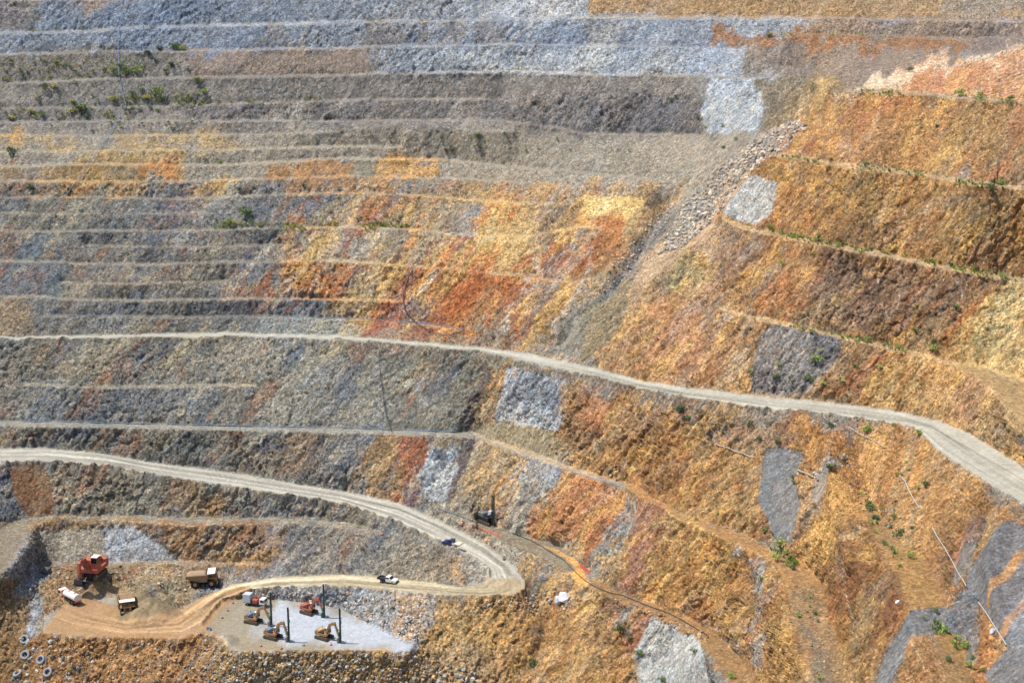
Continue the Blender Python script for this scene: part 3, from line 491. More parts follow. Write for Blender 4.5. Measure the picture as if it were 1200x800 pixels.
# tyre tracks on the roads and the pit floor: streaks along the travel direction, worn into the ground
def tracks(ea, eb, n=7, seed=0, dark=.8, light=1.18, wid=.9):
    r = random.Random(seed); a = lin(ea, 900); b = lin(eb, 900)
    for k in range(n):
        f = r.uniform(.12, .88); f = np.clip(f+.05*noise1(np.arange(900), 120, seed*31+k), .04, .96)
        s0 = r.randint(0, 500); s1 = min(899, s0+r.randint(250, 800)); m = light if r.random() < .6 else dark
        uv = a*(1-f[:, None])+b*f[:, None]; uv = uv[s0:s1]
        i = np.rint(uv[:, 1]-V0).astype(int); j = np.rint(uv[:, 0]-U0).astype(int)
        ok = (i > 0) & (i < NV-1) & (j > 0) & (j < NU-1); i = i[ok]; j = j[ok]
        T[i, j] *= m; T[i, j+1] *= (1+m)/2
T = np.ones((NV, NU), np.float32)
tracks(road_up['a'], road_up['b'], 22, 1, .74, 1.14); tracks(road_lo['a'], road_lo['b'], 44, 2, .74, 1.16); tracks(road_lc['a'], road_lc['b'], 36, 3, .74, 1.14)
tracks([(573,668),(573,677),(560,685),(535,687)], [(614,682),(615,692),(603,699),(565,700)], 16, 6, .8, 1.1)
tracks([(300,680),(262,688),(236,702),(205,722),(150,727),(100,712),(72,700)], [(300,692),(272,700),(250,724),(215,742),(140,744),(90,738),(60,728)], 44, 4, .78, 1.14)
C *= blur(T, .6)[..., None]
wr_ = (Wr*np.clip((1-C[..., 2]/np.maximum(C[..., 0], .01))*2.4-.5, 0, 1))[..., None]; C = C*(1-wr_)+C*np.array([.98, .9, .84], np.float32)*wr_; wl_ = Wl[..., None]*fr_[..., None]; C = C*(1-wl_)+C*np.array([.94, .98, 1.06], np.float32)*wl_
sat_ = np.clip((C[..., 0]-C[..., 2])/np.maximum(C[..., 0], .01), 0, 1)
C[..., 1] *= 1+.03*np.clip(sat_-.45, 0, 1)*2
road_ = np.clip(1-AMP*5, 0, 1); C *= 1+road_[..., None]*(fbm(PX/7, PY/7, 4, .6, s=301)*.55+fbm(PX/1.6, PY/1.6, 3, .7, s=303)*.3)[..., None]
thin = (blur(LINEF, .7)*np.clip(AMP*3-.6, 0, 1))[..., None]*.16; C = C*(1-thin)+np.array(lin3((196, 172, 134)))*.72*thin
C = C*1.12/(1+.5*C)
lum = C.mean(-1, keepdims=True); C = lum+(C-lum)*.93
C = np.clip(C, .012, .62).astype(np.float32)

# ------------------------------------------------------------------ relief in metres: buttresses, gullies, heaps
gy, gx = np.gradient(PY), np.gradient(PZ)
def smooth_pos(s=5):
    return blur(PX, s), blur(PY, s), blur(PZ, s)
bx, by, bz = smooth_pos(6)
du = np.stack([np.gradient(a, axis=1) for a in (bx, by, bz)], -1); dv = np.stack([np.gradient(a, axis=0) for a in (bx, by, bz)], -1)
N = np.cross(dv, du); N /= np.linalg.norm(N, axis=-1, keepdims=True)+1e-9
N *= np.sign(-(N[..., 0]*PX+N[..., 1]*PY+N[..., 2]*(PZ-CAMH)))[..., None]
big = fbm(SX/12, SZ/34, 4, .55, s=21)*1.8+fbm(SX/3.0, SZ/11, 3, .65, s=23)*1.0
AMP *= np.clip(1+fbm(SX/18, SZ/14, 3, s=55)*1.8, .35, 1.5)
FLATW = np.clip(blur(FLAT, 1.8)*1.7, 0, 1)
edge = blur(np.clip(AMP, 0, 1.3)*(1-FLATW), 1.0)
H = big*edge*(1+1.2*Wr*np.clip((VV-420)/120, 0, 1))
def heap(u, v, r, h, sx=1.0):       # a tipped cone of spoil at a surveyed spot
    i = int(v-V0); j = int(u-U0); d = np.hypot((PX-PX[i, j])/sx, PY-PY[i, j]); m = (np.abs(UU-u) < 60) & (np.abs(VV-v) < 40) & (np.abs(PZ-PZ[i, j]) < 5)
    return np.where(m, np.clip(1-d/r*(1+.4*n2), 0, 1)*h*1.35, 0)
HZ = np.zeros_like(PZ)
for u, v, r, h in ((166, 722, 6, 2.2), (176, 716, 7, 3.4), (186, 719, 7, 2.4), (168, 704, 7, 2.6), (184, 694, 7, 3.2), (196, 692, 6, 3.), (136, 684, 6, 2.4), (118, 686, 7, 3), (104, 700, 4, 1.6), (202, 706, 5, 2), (206, 684, 5, 2), (68, 690, 6, 2), (220, 676, 5, 2), (262, 752, 5, 1.4), (600, 680, 4, .8), (645, 694, 6, 1.6), (632, 690, 5, 1.4)):
    HZ = np.maximum(HZ, heap(u, v, r, h))
# windrows of dirt along the outer edges of the haul roads
def berm(edge_pts, h=1.0, wpx=2.2):
    a = lin(edge_pts, 3000); out = np.zeros_like(PZ, dtype=float); hh = h*(1+.35*noise1(np.arange(3000), 14, 9))
    i = np.rint(a[:, 1]-V0).astype(int); j = np.rint(a[:, 0]-U0).astype(int); ok = (i > 3) & (i < NV-4) & (j > 3) & (j < NU-4)
    out[i[ok], j[ok]] = hh[ok]; s = blur((out > 0)*1., wpx/2); b = blur(out, wpx/2); m = s.max()
    return b/m
HZ += berm(road_up['b'], .9)+berm(road_lo['b'], 1.2, 2.6)+berm(road_lc['b'], 1.0, 2.4)+berm(road_up['a'], .4)
HZ = HZ+0.
def crease(pts, depth, wpx):
    a = lin(pts, 2500); out = np.zeros_like(PZ, dtype=float); hh = 1+.3*noise1(np.arange(2500), 60, 3); tp = np.clip(np.minimum(np.arange(2500), 2499-np.arange(2500))/350, 0, 1)
    i = np.rint(a[:, 1]-V0).astype(int); j = np.rint(a[:, 0]-U0).astype(int); out[i, j] = hh*tp
    b = blur(out, wpx)*.6+blur(out, wpx*.45)*.4*.45; return b/b.max()*depth
H += crease([(790,214),(768,248),(735,304),(696,350),(658,388),(634,404)], -5.5, 8)+crease([(912,182),(880,222),(850,262),(812,300),(770,332),(736,366)], 3.2, 9)
H += (1-FLATW)*(crease([(1000,512),(1010,545),(1022,590),(1034,620)], -4, 10)+crease([(985,500),(975,540),(985,585),(998,640),(1016,690)], 4, 10)+crease([(868,650),(882,690),(868,735)], -3, 9)+crease([(700,560),(735,600),(720,660)], -2.5, 10)+crease([(770,480),(790,540),(770,580)], 3, 12)+crease([(1130,600),(1110,650),(1120,700)], -3.5, 9)+crease([(1180,610),(1160,670),(1180,740)], 3, 12)+crease([(660,600),(650,630),(655,638)], 2, 8)+crease([(640,715),(634,750),(612,790)], -2.5, 8)+crease([(700,710),(680,760),(690,800)], 2.5, 12))
PX = PX+N[..., 0]*H; PY = PY+N[..., 1]*H; PZ = PZ+N[..., 2]*H+HZ

def world(u, v):
    """point of the built ground that survey bearing (u, v) meets"""
    x = min(max(u-U0, 0), NU-1.001); y = min(max(v-V0, 0), NV-1.001); j = int(x); i = int(y); fx = x-j; fy = y-i
    f = lambda a: (a[i, j]*(1-fx)+a[i, j+1]*fx)*(1-fy)+(a[i+1, j]*(1-fx)+a[i+1, j+1]*fx)*fy
    return np.array([f(PX), f(PY), f(PZ)])

# ------------------------------------------------------------------ materials
def newmat(name):
    m = bpy.data.materials.new(name); m.use_nodes = True; nt = m.node_tree; nt.nodes.clear()
    return m, nt, nt.nodes, nt.links
def rock_material(name, disp=1.0, bump=.8, rough=.95, base=.6):
    m, nt, n, l = newmat(name)
    out = n.new('ShaderNodeOutputMaterial'); b = n.new('ShaderNodeBsdfPrincipled'); l.new(b.outputs[0], out.inputs[0])
    b.inputs['Roughness'].default_value = rough; b.inputs['Specular IOR Level'].default_value = .2
    col = n.new('ShaderNodeAttribute'); col.attribute_name = 'col'
    am = n.new('ShaderNodeAttribute'); am.attribute_name = 'amp'; nd = n.new('ShaderNodeAttribute'); nd.attribute_name = 'nrm'
    tc = n.new('ShaderNodeTexCoord')
    def mp(rot, sc, ty='POINT'):
        q = n.new('ShaderNodeMapping'); q.vector_type = ty; q.inputs['Rotation'].default_value = rot; q.inputs['Scale'].default_value = sc; l.new(tc.outputs['Object'], q.inputs[0]); return q.outputs[0]
    def noise(vec, sc, det, ro=.6, dist=0):
        q = n.new('ShaderNodeTexNoise'); q.inputs['Scale'].default_value = sc; q.inputs['Detail'].default_value = det; q.inputs['Roughness'].default_value = ro; q.inputs['Distortion'].default_value = dist; l.new(vec, q.inputs[0]); return q.outputs[0]
    def math_(op, a, c=None, d=None):
        q = n.new('ShaderNodeMath'); q.operation = op
        for k, x in enumerate((a, c, d)):
            if x is None: continue
            if isinstance(x, (int, float)): q.inputs[k].default_value = x
            else: l.new(x, q.inputs[k])
        return q.outputs[0]
    iso = mp((0, 0, 0), (1, 1, 1)); dip = mp((0, .52, 0), (1., 1., 2.5), 'TEXTURE')
    # relief: fractured blocks (tilted facets), dipping ribs, grain
    def facets(vec, sc):
        v = n.new('ShaderNodeTexVoronoi'); v.feature = 'F1'; v.inputs['Scale'].default_value = sc; l.new(vec, v.inputs[0])
        d = n.new('ShaderNodeVectorMath'); d.operation = 'SUBTRACT'; l.new(vec, d.inputs[0]); l.new(v.outputs['Position'], d.inputs[1])
        c = n.new('ShaderNodeVectorMath'); c.operation = 'SUBTRACT'; l.new(v.outputs['Color'], c.inputs[0]); c.inputs[1].default_value = (.5, .5, .5)
        q = n.new('ShaderNodeVectorMath'); q.operation = 'DOT_PRODUCT'; l.new(d.outputs[0], q.inputs[0]); l.new(c.outputs[0], q.inputs[1])
        z = n.new('ShaderNodeSeparateColor'); l.new(v.outputs['Color'], z.inputs[0])
        return math_('ADD', q.outputs['Value'], math_('MULTIPLY', math_('SUBTRACT', z.outputs[2], .5), .22/sc)), z
    wd = n.new('ShaderNodeTexNoise'); wd.inputs['Scale'].default_value = .5; wd.inputs['Detail'].default_value = 3; l.new(tc.outputs['Object'], wd.inputs[0])
    wa = n.new('ShaderNodeVectorMath'); wa.operation = 'MULTIPLY_ADD'; l.new(wd.outputs['Color'], wa.inputs[0]); wa.inputs[1].default_value = (1.6, 1.6, 1.6); l.new(dip, wa.inputs[2]); dw = wa.outputs[0]
    f1, z1 = facets(dw, .34); f2, z2 = facets(dw, .95); f3, z3 = facets(iso, 2.0)
    r1 = noise(dip, .48, 6, .68, .5); r2 = noise(iso, 1.4, 5, .75, .3)
    h = math_('MULTIPLY', math_('SUBTRACT', r1, .5), 1.4)
    h = math_('ADD', h, math_('MULTIPLY', math_('SUBTRACT', r2, .5), .55))
    h = math_('ADD', h, math_('MULTIPLY', f1, .45)); h = math_('ADD', h, math_('MULTIPLY', f2, 1.0)); h = math_('ADD', h, math_('MULTIPLY', f3, .6))
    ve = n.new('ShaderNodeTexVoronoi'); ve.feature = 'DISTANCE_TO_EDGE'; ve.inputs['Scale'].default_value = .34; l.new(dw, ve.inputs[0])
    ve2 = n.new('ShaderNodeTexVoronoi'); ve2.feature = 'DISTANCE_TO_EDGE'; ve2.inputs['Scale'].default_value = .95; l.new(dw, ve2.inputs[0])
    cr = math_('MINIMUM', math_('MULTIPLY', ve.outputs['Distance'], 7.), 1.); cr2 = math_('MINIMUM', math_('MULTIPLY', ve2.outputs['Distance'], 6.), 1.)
    h = math_('ADD', h, math_('MULTIPLY', cr, .26)); h = math_('ADD', h, math_('MULTIPLY', cr2, .22))
    h = math_('MULTIPLY', math_('MULTIPLY', h, am.outputs['Fac']), disp)
    vm = n.new('ShaderNodeVectorMath'); vm.operation = 'SCALE'; l.new(nd.outputs['Vector'], vm.inputs[0]); l.new(h, vm.inputs['Scale'])
    vd = n.new('ShaderNodeVectorDisplacement'); vd.space = 'WORLD'; vd.inputs['Midlevel'].default_value = 0; vd.inputs['Scale'].default_value = 1; l.new(vm.outputs[0], vd.inputs['Vector'])
    l.new(vd.outputs[0], out.inputs['Displacement'])
    # colour grain: blocks and stones a shade lighter, darker, rustier
    f4, z4 = facets(iso, 3.0)
    g1 = noise(dip, 1.4, 5, .75); g2 = noise(iso, 4.5, 3, .7)
    k = math_('MULTIPLY_ADD', math_('SUBTRACT', g1, .5), 2.9, 1.0)
    for z_, a_ in ((z1, .22), (z2, .45), (z3, .5), (z4, .5)):
        k = math_('MULTIPLY', k, math_('MULTIPLY_ADD', math_('SUBTRACT', z_.outputs[0], .5), a_, 1.0))
    k = math_('ADD', k, math_('MULTIPLY', math_('GREATER_THAN', z3.outputs[1], .94), .55)); k = math_('SUBTRACT', k, math_('MULTIPLY', math_('LESS_THAN', z3.outputs[1], .06), .4))
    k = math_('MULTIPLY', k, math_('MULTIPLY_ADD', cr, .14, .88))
    amc = math_('MINIMUM', math_('MULTIPLY_ADD', am.outputs['Fac'], .9, base), 1.0)
    k = math_('MULTIPLY_ADD', math_('SUBTRACT', k, 1.0), amc, 1.0); k = math_('MAXIMUM', k, .25)
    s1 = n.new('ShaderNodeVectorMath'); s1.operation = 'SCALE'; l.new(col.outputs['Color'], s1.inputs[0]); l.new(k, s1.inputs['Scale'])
    hue = math_('MULTIPLY', math_('SUBTRACT', noise(dip, .8, 3, .6, .4), .5), math_('MULTIPLY', amc, .6))
    cb = n.new('ShaderNodeCombineXYZ'); l.new(math_('ADD', 1.0, hue), cb.inputs[0]); cb.inputs[1].default_value = 1.0; l.new(math_('SUBTRACT', 1.0, hue), cb.inputs[2])
    s2 = n.new('ShaderNodeVectorMath'); s2.operation = 'MULTIPLY'; l.new(s1.outputs[0], s2.inputs[0]); l.new(cb.outputs[0], s2.inputs[1])
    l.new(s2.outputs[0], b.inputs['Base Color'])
    bp = n.new('ShaderNodeBump'); bp.inputs['Strength'].default_value = bump; bp.inputs['Distance'].default_value = .8
    l.new(math_('MULTIPLY', math_('ADD', math_('ADD', g1, math_('MULTIPLY', f4, 1.)), math_('MULTIPLY', g2, .4)), amc), bp.inputs['Height']); l.new(bp.outputs[0], b.inputs['Normal'])
    m.displacement_method = 'DISPLACEMENT'
    return m
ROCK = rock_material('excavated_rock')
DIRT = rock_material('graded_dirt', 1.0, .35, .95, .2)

# ------------------------------------------------------------------ build the ground as separate sheets that meet edge to edge
us = np.concatenate([np.arange(U0, -40, 6), np.arange(-40, 1241), np.arange(1246, U1+1, 6)]); vs = np.concatenate([np.arange(V0, -24, 6), np.arange(-24, 832), np.arange(836, V1+1, 6)])
iu = us-U0; iv = vs-V0; G = np.ix_(iv, iu)
def inpoly(poly):
    p = np.asarray(poly, float); ins = np.zeros(UU.shape, bool)
    for a, b in zip(p, np.roll(p, -1, 0)):
        if a[1] != b[1]: ins ^= ((a[1] > VV) != (b[1] > VV)) & (UU < (b[0]-a[0])*(VV-a[1])/(b[1]-a[1])+a[0])
    return ins
REG = np.zeros((NV, NU), np.int8)
REG[inpoly(road_poly(road_up))] = 1
REG[inpoly(road_poly(road_lo))] = 2; REG[inpoly(road_poly(road_lc))] = 2
REG[(REG == 0) & inpoly([(52,722),(84,700),(140,700),(209,714),(236,713),(257,704.5),(250,722),(244,742),(209,747.7),(118,746),(50,741)])] = 3
REG[(REG == 0) & inpoly([(250,722),(257,704.5),(287,700),(330,703),(400,713),(430,730),(484,758),(484,763),(400,760),(270,762),(244,742)])] = 4
REG[(REG == 0) & inpoly(list([c for c in areas if c['za'] == 34][0]['a'])+list([c for c in areas if c['za'] == 34][0]['b'])[::-1])] = 5
REG[(REG == 0) & inpoly(list([c for c in areas if c['za'] == 13.6][0]['a'])+list([c for c in areas if c['za'] == 13.6][0]['b'])[::-1])] = 6
REG[(REG == 0) & inpoly(list([c for c in areas if c['za'] == 12.6][0]['a'])+list([c for c in areas if c['za'] == 12.6][0]['b'])[::-1])] = 7
PANELS = [([(836,93),(934,93),(908,128),(884,157),(828,157),(822,130)], 'pale blue-white sprayed concrete panel at the head of the rock slide'),
 ([(885,211),(912,216),(906,248),(890,264),(851,260),(864,232)], 'small whitish sprayed concrete panel on the orange right wall'),
 ([(902,380),(978,388),(984,405),(968,432),(946,464),(880,458),(882,430),(890,396)], 'dark grey sprayed concrete panel with shrubs above the upper haul road'),
 ([(593,430),(664,444),(672,462),(655,505),(610,496),(578,500),(580,490)], 'patchy white and grey concrete panel just below the upper haul road'),
 ([(896,528),(912,524),(944,530),(934,560),(938,590),(930,622),(926,636),(904,628),(898,600),(888,588),(892,560)], 'tall grey sprayed concrete panel below the upper haul road with a shrub at its foot'),
 ([(766,718),(808,732),(824,755),(830,800),(820,900),(750,900),(742,770),(754,740)], 'pale grey sprayed concrete panel beneath the hose terrace'),
 ([(1066,714),(1104,709),(1120,720),(1116,740),(1082,740),(1050,780),(1030,850),(1010,850),(1024,800),(1040,760)], 'grey concrete skin draped over the end of the ochre ledge'),
 ([(1186,610),(1200,616),(1440,760),(1440,1040),(1200,1000),(1170,810),(1152,790),(1180,760),(1160,720),(1130,700),(1132,670),(1160,640)], 'large dark grey concrete covered slope with orange veins')]
for k_, (pl, _) in enumerate(PANELS): REG[(REG == 0) & inpoly(pl)] = 10+k_
NAMES = {0: ('terrain', ROCK), 1: ('road', DIRT), 2: ('road.001', DIRT), 3: ('ground', DIRT), 4: ('ground.001', DIRT), 5: ('path', ROCK), 6: ('path.001', ROCK), 7: ('path.002', ROCK)}
LAB = {0: 'stepped ochre and grey rock faces of the open pit', 1: 'pale graded haul road crossing the whole pit wall', 2: 'pale haul road that hairpins down into the pit floor', 3: 'orange rutted pit floor round the excavator', 4: 'pale drill pad of crushed rock', 5: 'ochre bench running forward below the upper haul road', 6: 'narrow terrace bench with the black hose on it', 7: 'thin ledge track above the pit floor'}
X, Y, Z = PX[G], PY[G], PZ[G]; CC = C[G]; AA = (AMP*np.clip(1-FLATW*.8, 0, 1)*.74+.02)[G].astype(np.float32)
AA *= np.clip(1.15-.25*(R[G] > 9999), 0, 2).astype(np.float32)
NN = N[G]; RG = REG[G]
nv, nu = X.shape
vid = np.arange(nv*nu).reshape(nv, nu)
quads = np.stack([vid[:-1, :-1], vid[1:, :-1], vid[1:, 1:], vid[:-1, 1:]], -1).reshape(-1, 4); qreg = RG[:-1, :-1].reshape(-1)
co = np.stack([X, Y, Z], -1).reshape(-1, 3).astype(np.float32)
def sheet(name, sel, mat):
    q = quads[sel]; used = np.unique(q); remap = np.full(nv*nu, -1, np.int32); remap[used] = np.arange(len(used)); q = remap[q]
    me = bpy.data.meshes.new(name); me.vertices.add(len(used)); me.vertices.foreach_set('co', co[used].ravel())
    me.loops.add(q.size); me.loops.foreach_set('vertex_index', q.ravel().astype(np.int32))
    me.polygons.add(len(q)); me.polygons.foreach_set('loop_start', np.arange(0, q.size, 4, dtype=np.int32)); me.polygons.foreach_set('loop_total', np.full(len(q), 4, np.int32))
    me.update(calc_edges=True); me.polygons.foreach_set('use_smooth', np.ones(len(q), bool))
    a = me.attributes.new('col', 'FLOAT_COLOR', 'POINT'); a.data.foreach_set('color', np.concatenate([CC.reshape(-1, 3)[used], np.ones((len(used), 1), np.float32)], 1).astype(np.float32).ravel())
    a = me.attributes.new('amp', 'FLOAT', 'POINT'); a.data.foreach_set('value', AA.reshape(-1)[used].astype(np.float32))
    a = me.attributes.new('nrm', 'FLOAT_VECTOR', 'POINT'); a.data.foreach_set('vector', NN.reshape(-1, 3)[used].astype(np.float32).ravel())
    me.materials.append(mat); o = bpy.data.objects.new(name, me); COL.objects.link(o); o['kind'] = 'structure'; return o
for k, (nm, mt) in NAMES.items():
    s = qreg == k
    if s.any():
        o = sheet(nm, s, mt); o['label'] = LAB[k]
for k_, (pl, lb) in enumerate(PANELS):
    o = sheet('concrete_panel', qreg == 10+k_, ROCK); del o['kind']; o['label'] = lb; o['category'] = 'concrete panel'; o['group'] = 'sprayed concrete panels on the pit wall'
# country beyond the rim, out to the horizon
def far_ground():
    bm = bmesh.new(); rim = co.reshape(nv, nu, 3)[0]; prev = None
    for j in range(0, nu, 20):
        p = rim[j]; v = [bm.verts.new(p), bm.verts.new((p[0]*1.2, p[1]+90, p[2]+6)), bm.verts.new((p[0]*2+0, p[1]+900, p[2]+4)), bm.verts.new((p[0]*8, p[1]+6000, p[2]))]
        if prev:
            for k in range(3): bm.faces.new((prev[k], v[k], v[k+1], prev[k+1]))
        prev = v
    me = bpy.data.meshes.new('ground'); bm.to_mesh(me); bm.free(); o = bpy.data.objects.new('ground.002', me); COL.objects.link(o); o['kind'] = 'structure'; return o
def simple(name, col, rough=.6, metal=0., var=.15, sc=1.5, emit=None):
    m, nt, n, l = newmat(name); out = n.new('ShaderNodeOutputMaterial'); b = n.new('ShaderNodeBsdfPrincipled'); l.new(b.outputs[0], out.inputs[0])
    tc = n.new('ShaderNodeTexCoord'); q = n.new('ShaderNodeTexNoise'); q.inputs['Scale'].default_value = sc; q.inputs['Detail'].default_value = 5; l.new(tc.outputs['Object'], q.inputs[0])
    mx = n.new('ShaderNodeMix'); mx.data_type = 'RGBA'; c = lin3(col)
    mx.inputs[6].default_value = (*[float(max(0, x*(1-var*1.6))) for x in c], 1); mx.inputs[7].default_value = (*[float(min(1, x*(1+var*1.6))) for x in c], 1)
    l.new(q.outputs[0], mx.inputs[0]); l.new(mx.outputs[2], b.inputs['Base Color']); b.inputs['Roughness'].default_value = rough; b.inputs['Metallic'].default_value = metal
    return m
fg = far_ground(); fg.data.materials.append(simple('dry_grassland', (110,104,74), .95, 0, .3, .02))
fg['label'] = 'open country beyond the pit rim'
# ------------------------------------------------------------------ building helpers for the machines
from mathutils import Matrix, Vector
class MB:
    def __init__(s): s.bm = bmesh.new()
    def box(s, c, d, ry=0, rz=0, rx=0, taper=None, bev=.04):
        m = Matrix.Translation(c) @ Matrix.Rotation(rz, 4, 'Z') @ Matrix.Rotation(ry, 4, 'Y') @ Matrix.Rotation(rx, 4, 'X')
        r = bmesh.ops.create_cube(s.bm, size=1); vs_ = r['verts']
        for v in vs_:
            x, y, z = v.co.x*d[0], v.co.y*d[1], v.co.z*d[2]
            if taper and z > 0: x *= taper[0]; y *= taper[1]
            v.co = m @ Vector((x, y, z))
        if bev:
            es = list({e for v in vs_ for e in v.link_edges}); bmesh.ops.bevel(s.bm, geom=es, offset=min(bev, min(d)*.25), segments=1, affect='EDGES')
        return s
    def cyl(s, p0, p1, r0, r1=None, n=12, cap=True):
        r1 = r0 if r1 is None else r1; p0 = Vector(p0); p1 = Vector(p1); a = p1-p0
        q = a.to_track_quat('Z', 'Y').to_matrix().to_4x4(); rings = []
        for p, r in ((p0, r0), (p1, r1)):
            rings.append([s.bm.verts.new(p+q.to_3x3() @ Vector((math.cos(t)*r, math.sin(t)*r, 0))) for t in (2*math.pi*k/n for k in range(n))])
        for k in range(n): s.bm.faces.new((rings[0][k], rings[0][(k+1) % n], rings[1][(k+1) % n], rings[1][k]))
        if cap: s.bm.faces.new(rings[0][::-1]); s.bm.faces.new(rings[1])
        return s
    def prism(s, prof, y0, y1):
        a = [s.bm.verts.new((x, y0, z)) for x, z in prof]; b = [s.bm.verts.new((x, y1, z)) for x, z in prof]; n = len(prof)
        for k in range(n): s.bm.faces.new((a[k], a[(k+1) % n], b[(k+1) % n], b[k]))
        s.bm.faces.new(a[::-1]); s.bm.faces.new(b); return s
    def tube(s, pts, r, n=6):
        for a, b in zip(pts, pts[1:]): s.cyl(a, b, r, n=n)
        return s
    def torus(s, R_, r, sx=1., n=28, m=12, flat=1.):
        vs_ = [[s.bm.verts.new(((R_+r*math.cos(b))*math.cos(a), (R_+r*math.cos(b))*math.sin(a), r*flat*math.sin(b))) for b in (2*math.pi*j/m for j in range(m))] for a in (2*math.pi*i/n for i in range(n))]
        for i in range(n):
            for j in range(m): s.bm.faces.new((vs_[i][j], vs_[(i+1) % n][j], vs_[(i+1) % n][(j+1) % m], vs_[i][(j+1) % m]))
        return s
    def build(s, name, mat, parent=None, smooth=False, off=None):
        bmesh.ops.recalc_face_normals(s.bm, faces=s.bm.faces)
        me = bpy.data.meshes.new(name); s.bm.to_mesh(me); s.bm.free(); me.materials.append(mat)
        if smooth: me.polygons.foreach_set('use_smooth', [True]*len(me.polygons))
        o = bpy.data.objects.new(name, me); COL.objects.link(o)
        if parent: o.parent = parent
        if off: o.location = off
        return o
    def each(s, name, mat, parent=None, smooth=False):
        """every loose piece becomes a part of its own"""
        s.bm.verts.index_update(); s.bm.verts.ensure_lookup_table(); seen = set(); out = []
        for v in s.bm.verts:
            if v.index in seen: continue
            st = [v]; seen.add(v.index); comp = []
            while st:
                x = st.pop(); comp.append(x)
                for e in x.link_edges:
                    y = e.other_vert(x)
                    if y.index not in seen: seen.add(y.index); st.append(y)
            q = MB(); mp = {x.index: q.bm.verts.new(x.co) for x in comp}
            for f in {f for x in comp for f in x.link_faces}: q.bm.faces.new([mp[x.index] for x in f.verts])
            out.append(q.build(name, mat, parent, smooth))
        s.bm.free(); return out
def dusty(name, col, amt=.55):
    m = simple(name, col, .6, 0, .15, 1.2); nt = m.node_tree; n, l = nt.nodes, nt.links; b = [x for x in n if x.type == 'BSDF_PRINCIPLED'][0]; src = b.inputs['Base Color'].links[0].from_socket
    tc = n.new('ShaderNodeTexCoord'); q = n.new('ShaderNodeTexNoise'); q.inputs['Scale'].default_value = 1.1; q.inputs['Detail'].default_value = 6; q.inputs['Roughness'].default_value = .7; l.new(tc.outputs['Object'], q.inputs[0])
    mr = n.new('ShaderNodeMapRange'); mr.inputs[1].default_value = .38; mr.inputs[2].default_value = .62; mr.inputs[4].default_value = amt; l.new(q.outputs[0], mr.inputs[0])
    mx = n.new('ShaderNodeMix'); mx.data_type = 'RGBA'; l.new(mr.outputs[0], mx.inputs[0]); l.new(src, mx.inputs[6]); mx.inputs[7].default_value = (*[float(x) for x in lin3((146, 120, 90))], 1); l.new(mx.outputs[2], b.inputs['Base Color']); return m
M = dict(yellow=dusty('dusty_yellow_paint', (156,108,52), .75), red=dusty('dusty_red_paint', (168,58,42), .6), white=dusty('dusty_white_paint', (216,212,204), .35),
  cream=simple('cream_panel', (226,214,190), .5, 0, .12), dark=simple('dark_steel', (44,44,46), .6, .3, .3), rubber=simple('black_rubber', (38,37,36), .9, 0, .3), dustyrubber=simple('dusty_tyre', (132,136,140), .9, 0, .25),
  track=simple('muddy_track', (84,72,58), .9, 0, .35), glass=simple('dark_glass', (24,30,36), .12, 0, .1), green=simple('green_paint', (34,96,78), .5, 0, .2), mast=simple('mast_steel', (38,48,46), .6, .2, .3),
  brown=simple('muddy_dump_body', (132,104,76), .8, 0, .25, .6), dirt=simple('loose_dirt', (150,124,96), .95, 0, .4, 2.5), blue=simple('dark_blue_paint', (34,44,92), .3, 0, .2), bluetop=simple('blue_engine_cover', (96,118,146), .5, 0, .2),
  rim=simple('wheel_rim', (170,120,70), .6, .1, .25), steel=simple('bare_steel', (120,118,114), .5, .4, .25), orange=simple('orange_plastic', (214,90,52), .6, 0, .12), pipeblue=simple('pale_blue_pipe', (110,134,160), .5, 0, .15),
  hose=simple('black_hose', (48,50,56), .6, 0, .2), pipewhite=simple('white_drain_pipe', (176,170,158), .5, 0, .15), greybox=simple('grey_box', (176,178,180), .5, 0, .1), tan=simple('tan_paint', (186,146,98), .6, 0, .25), lamp=simple('clear_lamp', (210,214,216), .15, 0, .05))
def root(name, label, cat, u, v, head=None, group=None, yaw=None, dz=0.):
    o = bpy.data.objects.new(name, None); COL.objects.link(o); o.empty_display_size = .5; p = world(u, v); o.location = (p[0], p[1], p[2]+dz)
    if head:
        q = world(*head[1])-world(*head[0]); yaw = math.atan2(q[1], q[0])
    o.rotation_euler = (0, 0, yaw or 0); o['label'] = label; o['category'] = cat
    if group: o['group'] = group
    return o
def tag(o, label, cat, group=None):
    o['label'] = label; o['category'] = cat
    if group: o['group'] = group
    return o
def wheel(parent, x, y, r, w, rim='rim', tyre='rubber'):
    h = MB().torus(r*.68, r*.32, flat=w/(r*.64)*.95, n=22, m=10).build('wheel', M[tyre], parent, True); h.rotation_euler = (math.pi/2, 0, 0); h.location = (x, y, r)
    MB().cyl((0, 0, -w*.36), (0, 0, w*.36), r*.46, n=14).build('rim', M[rim], h); return h
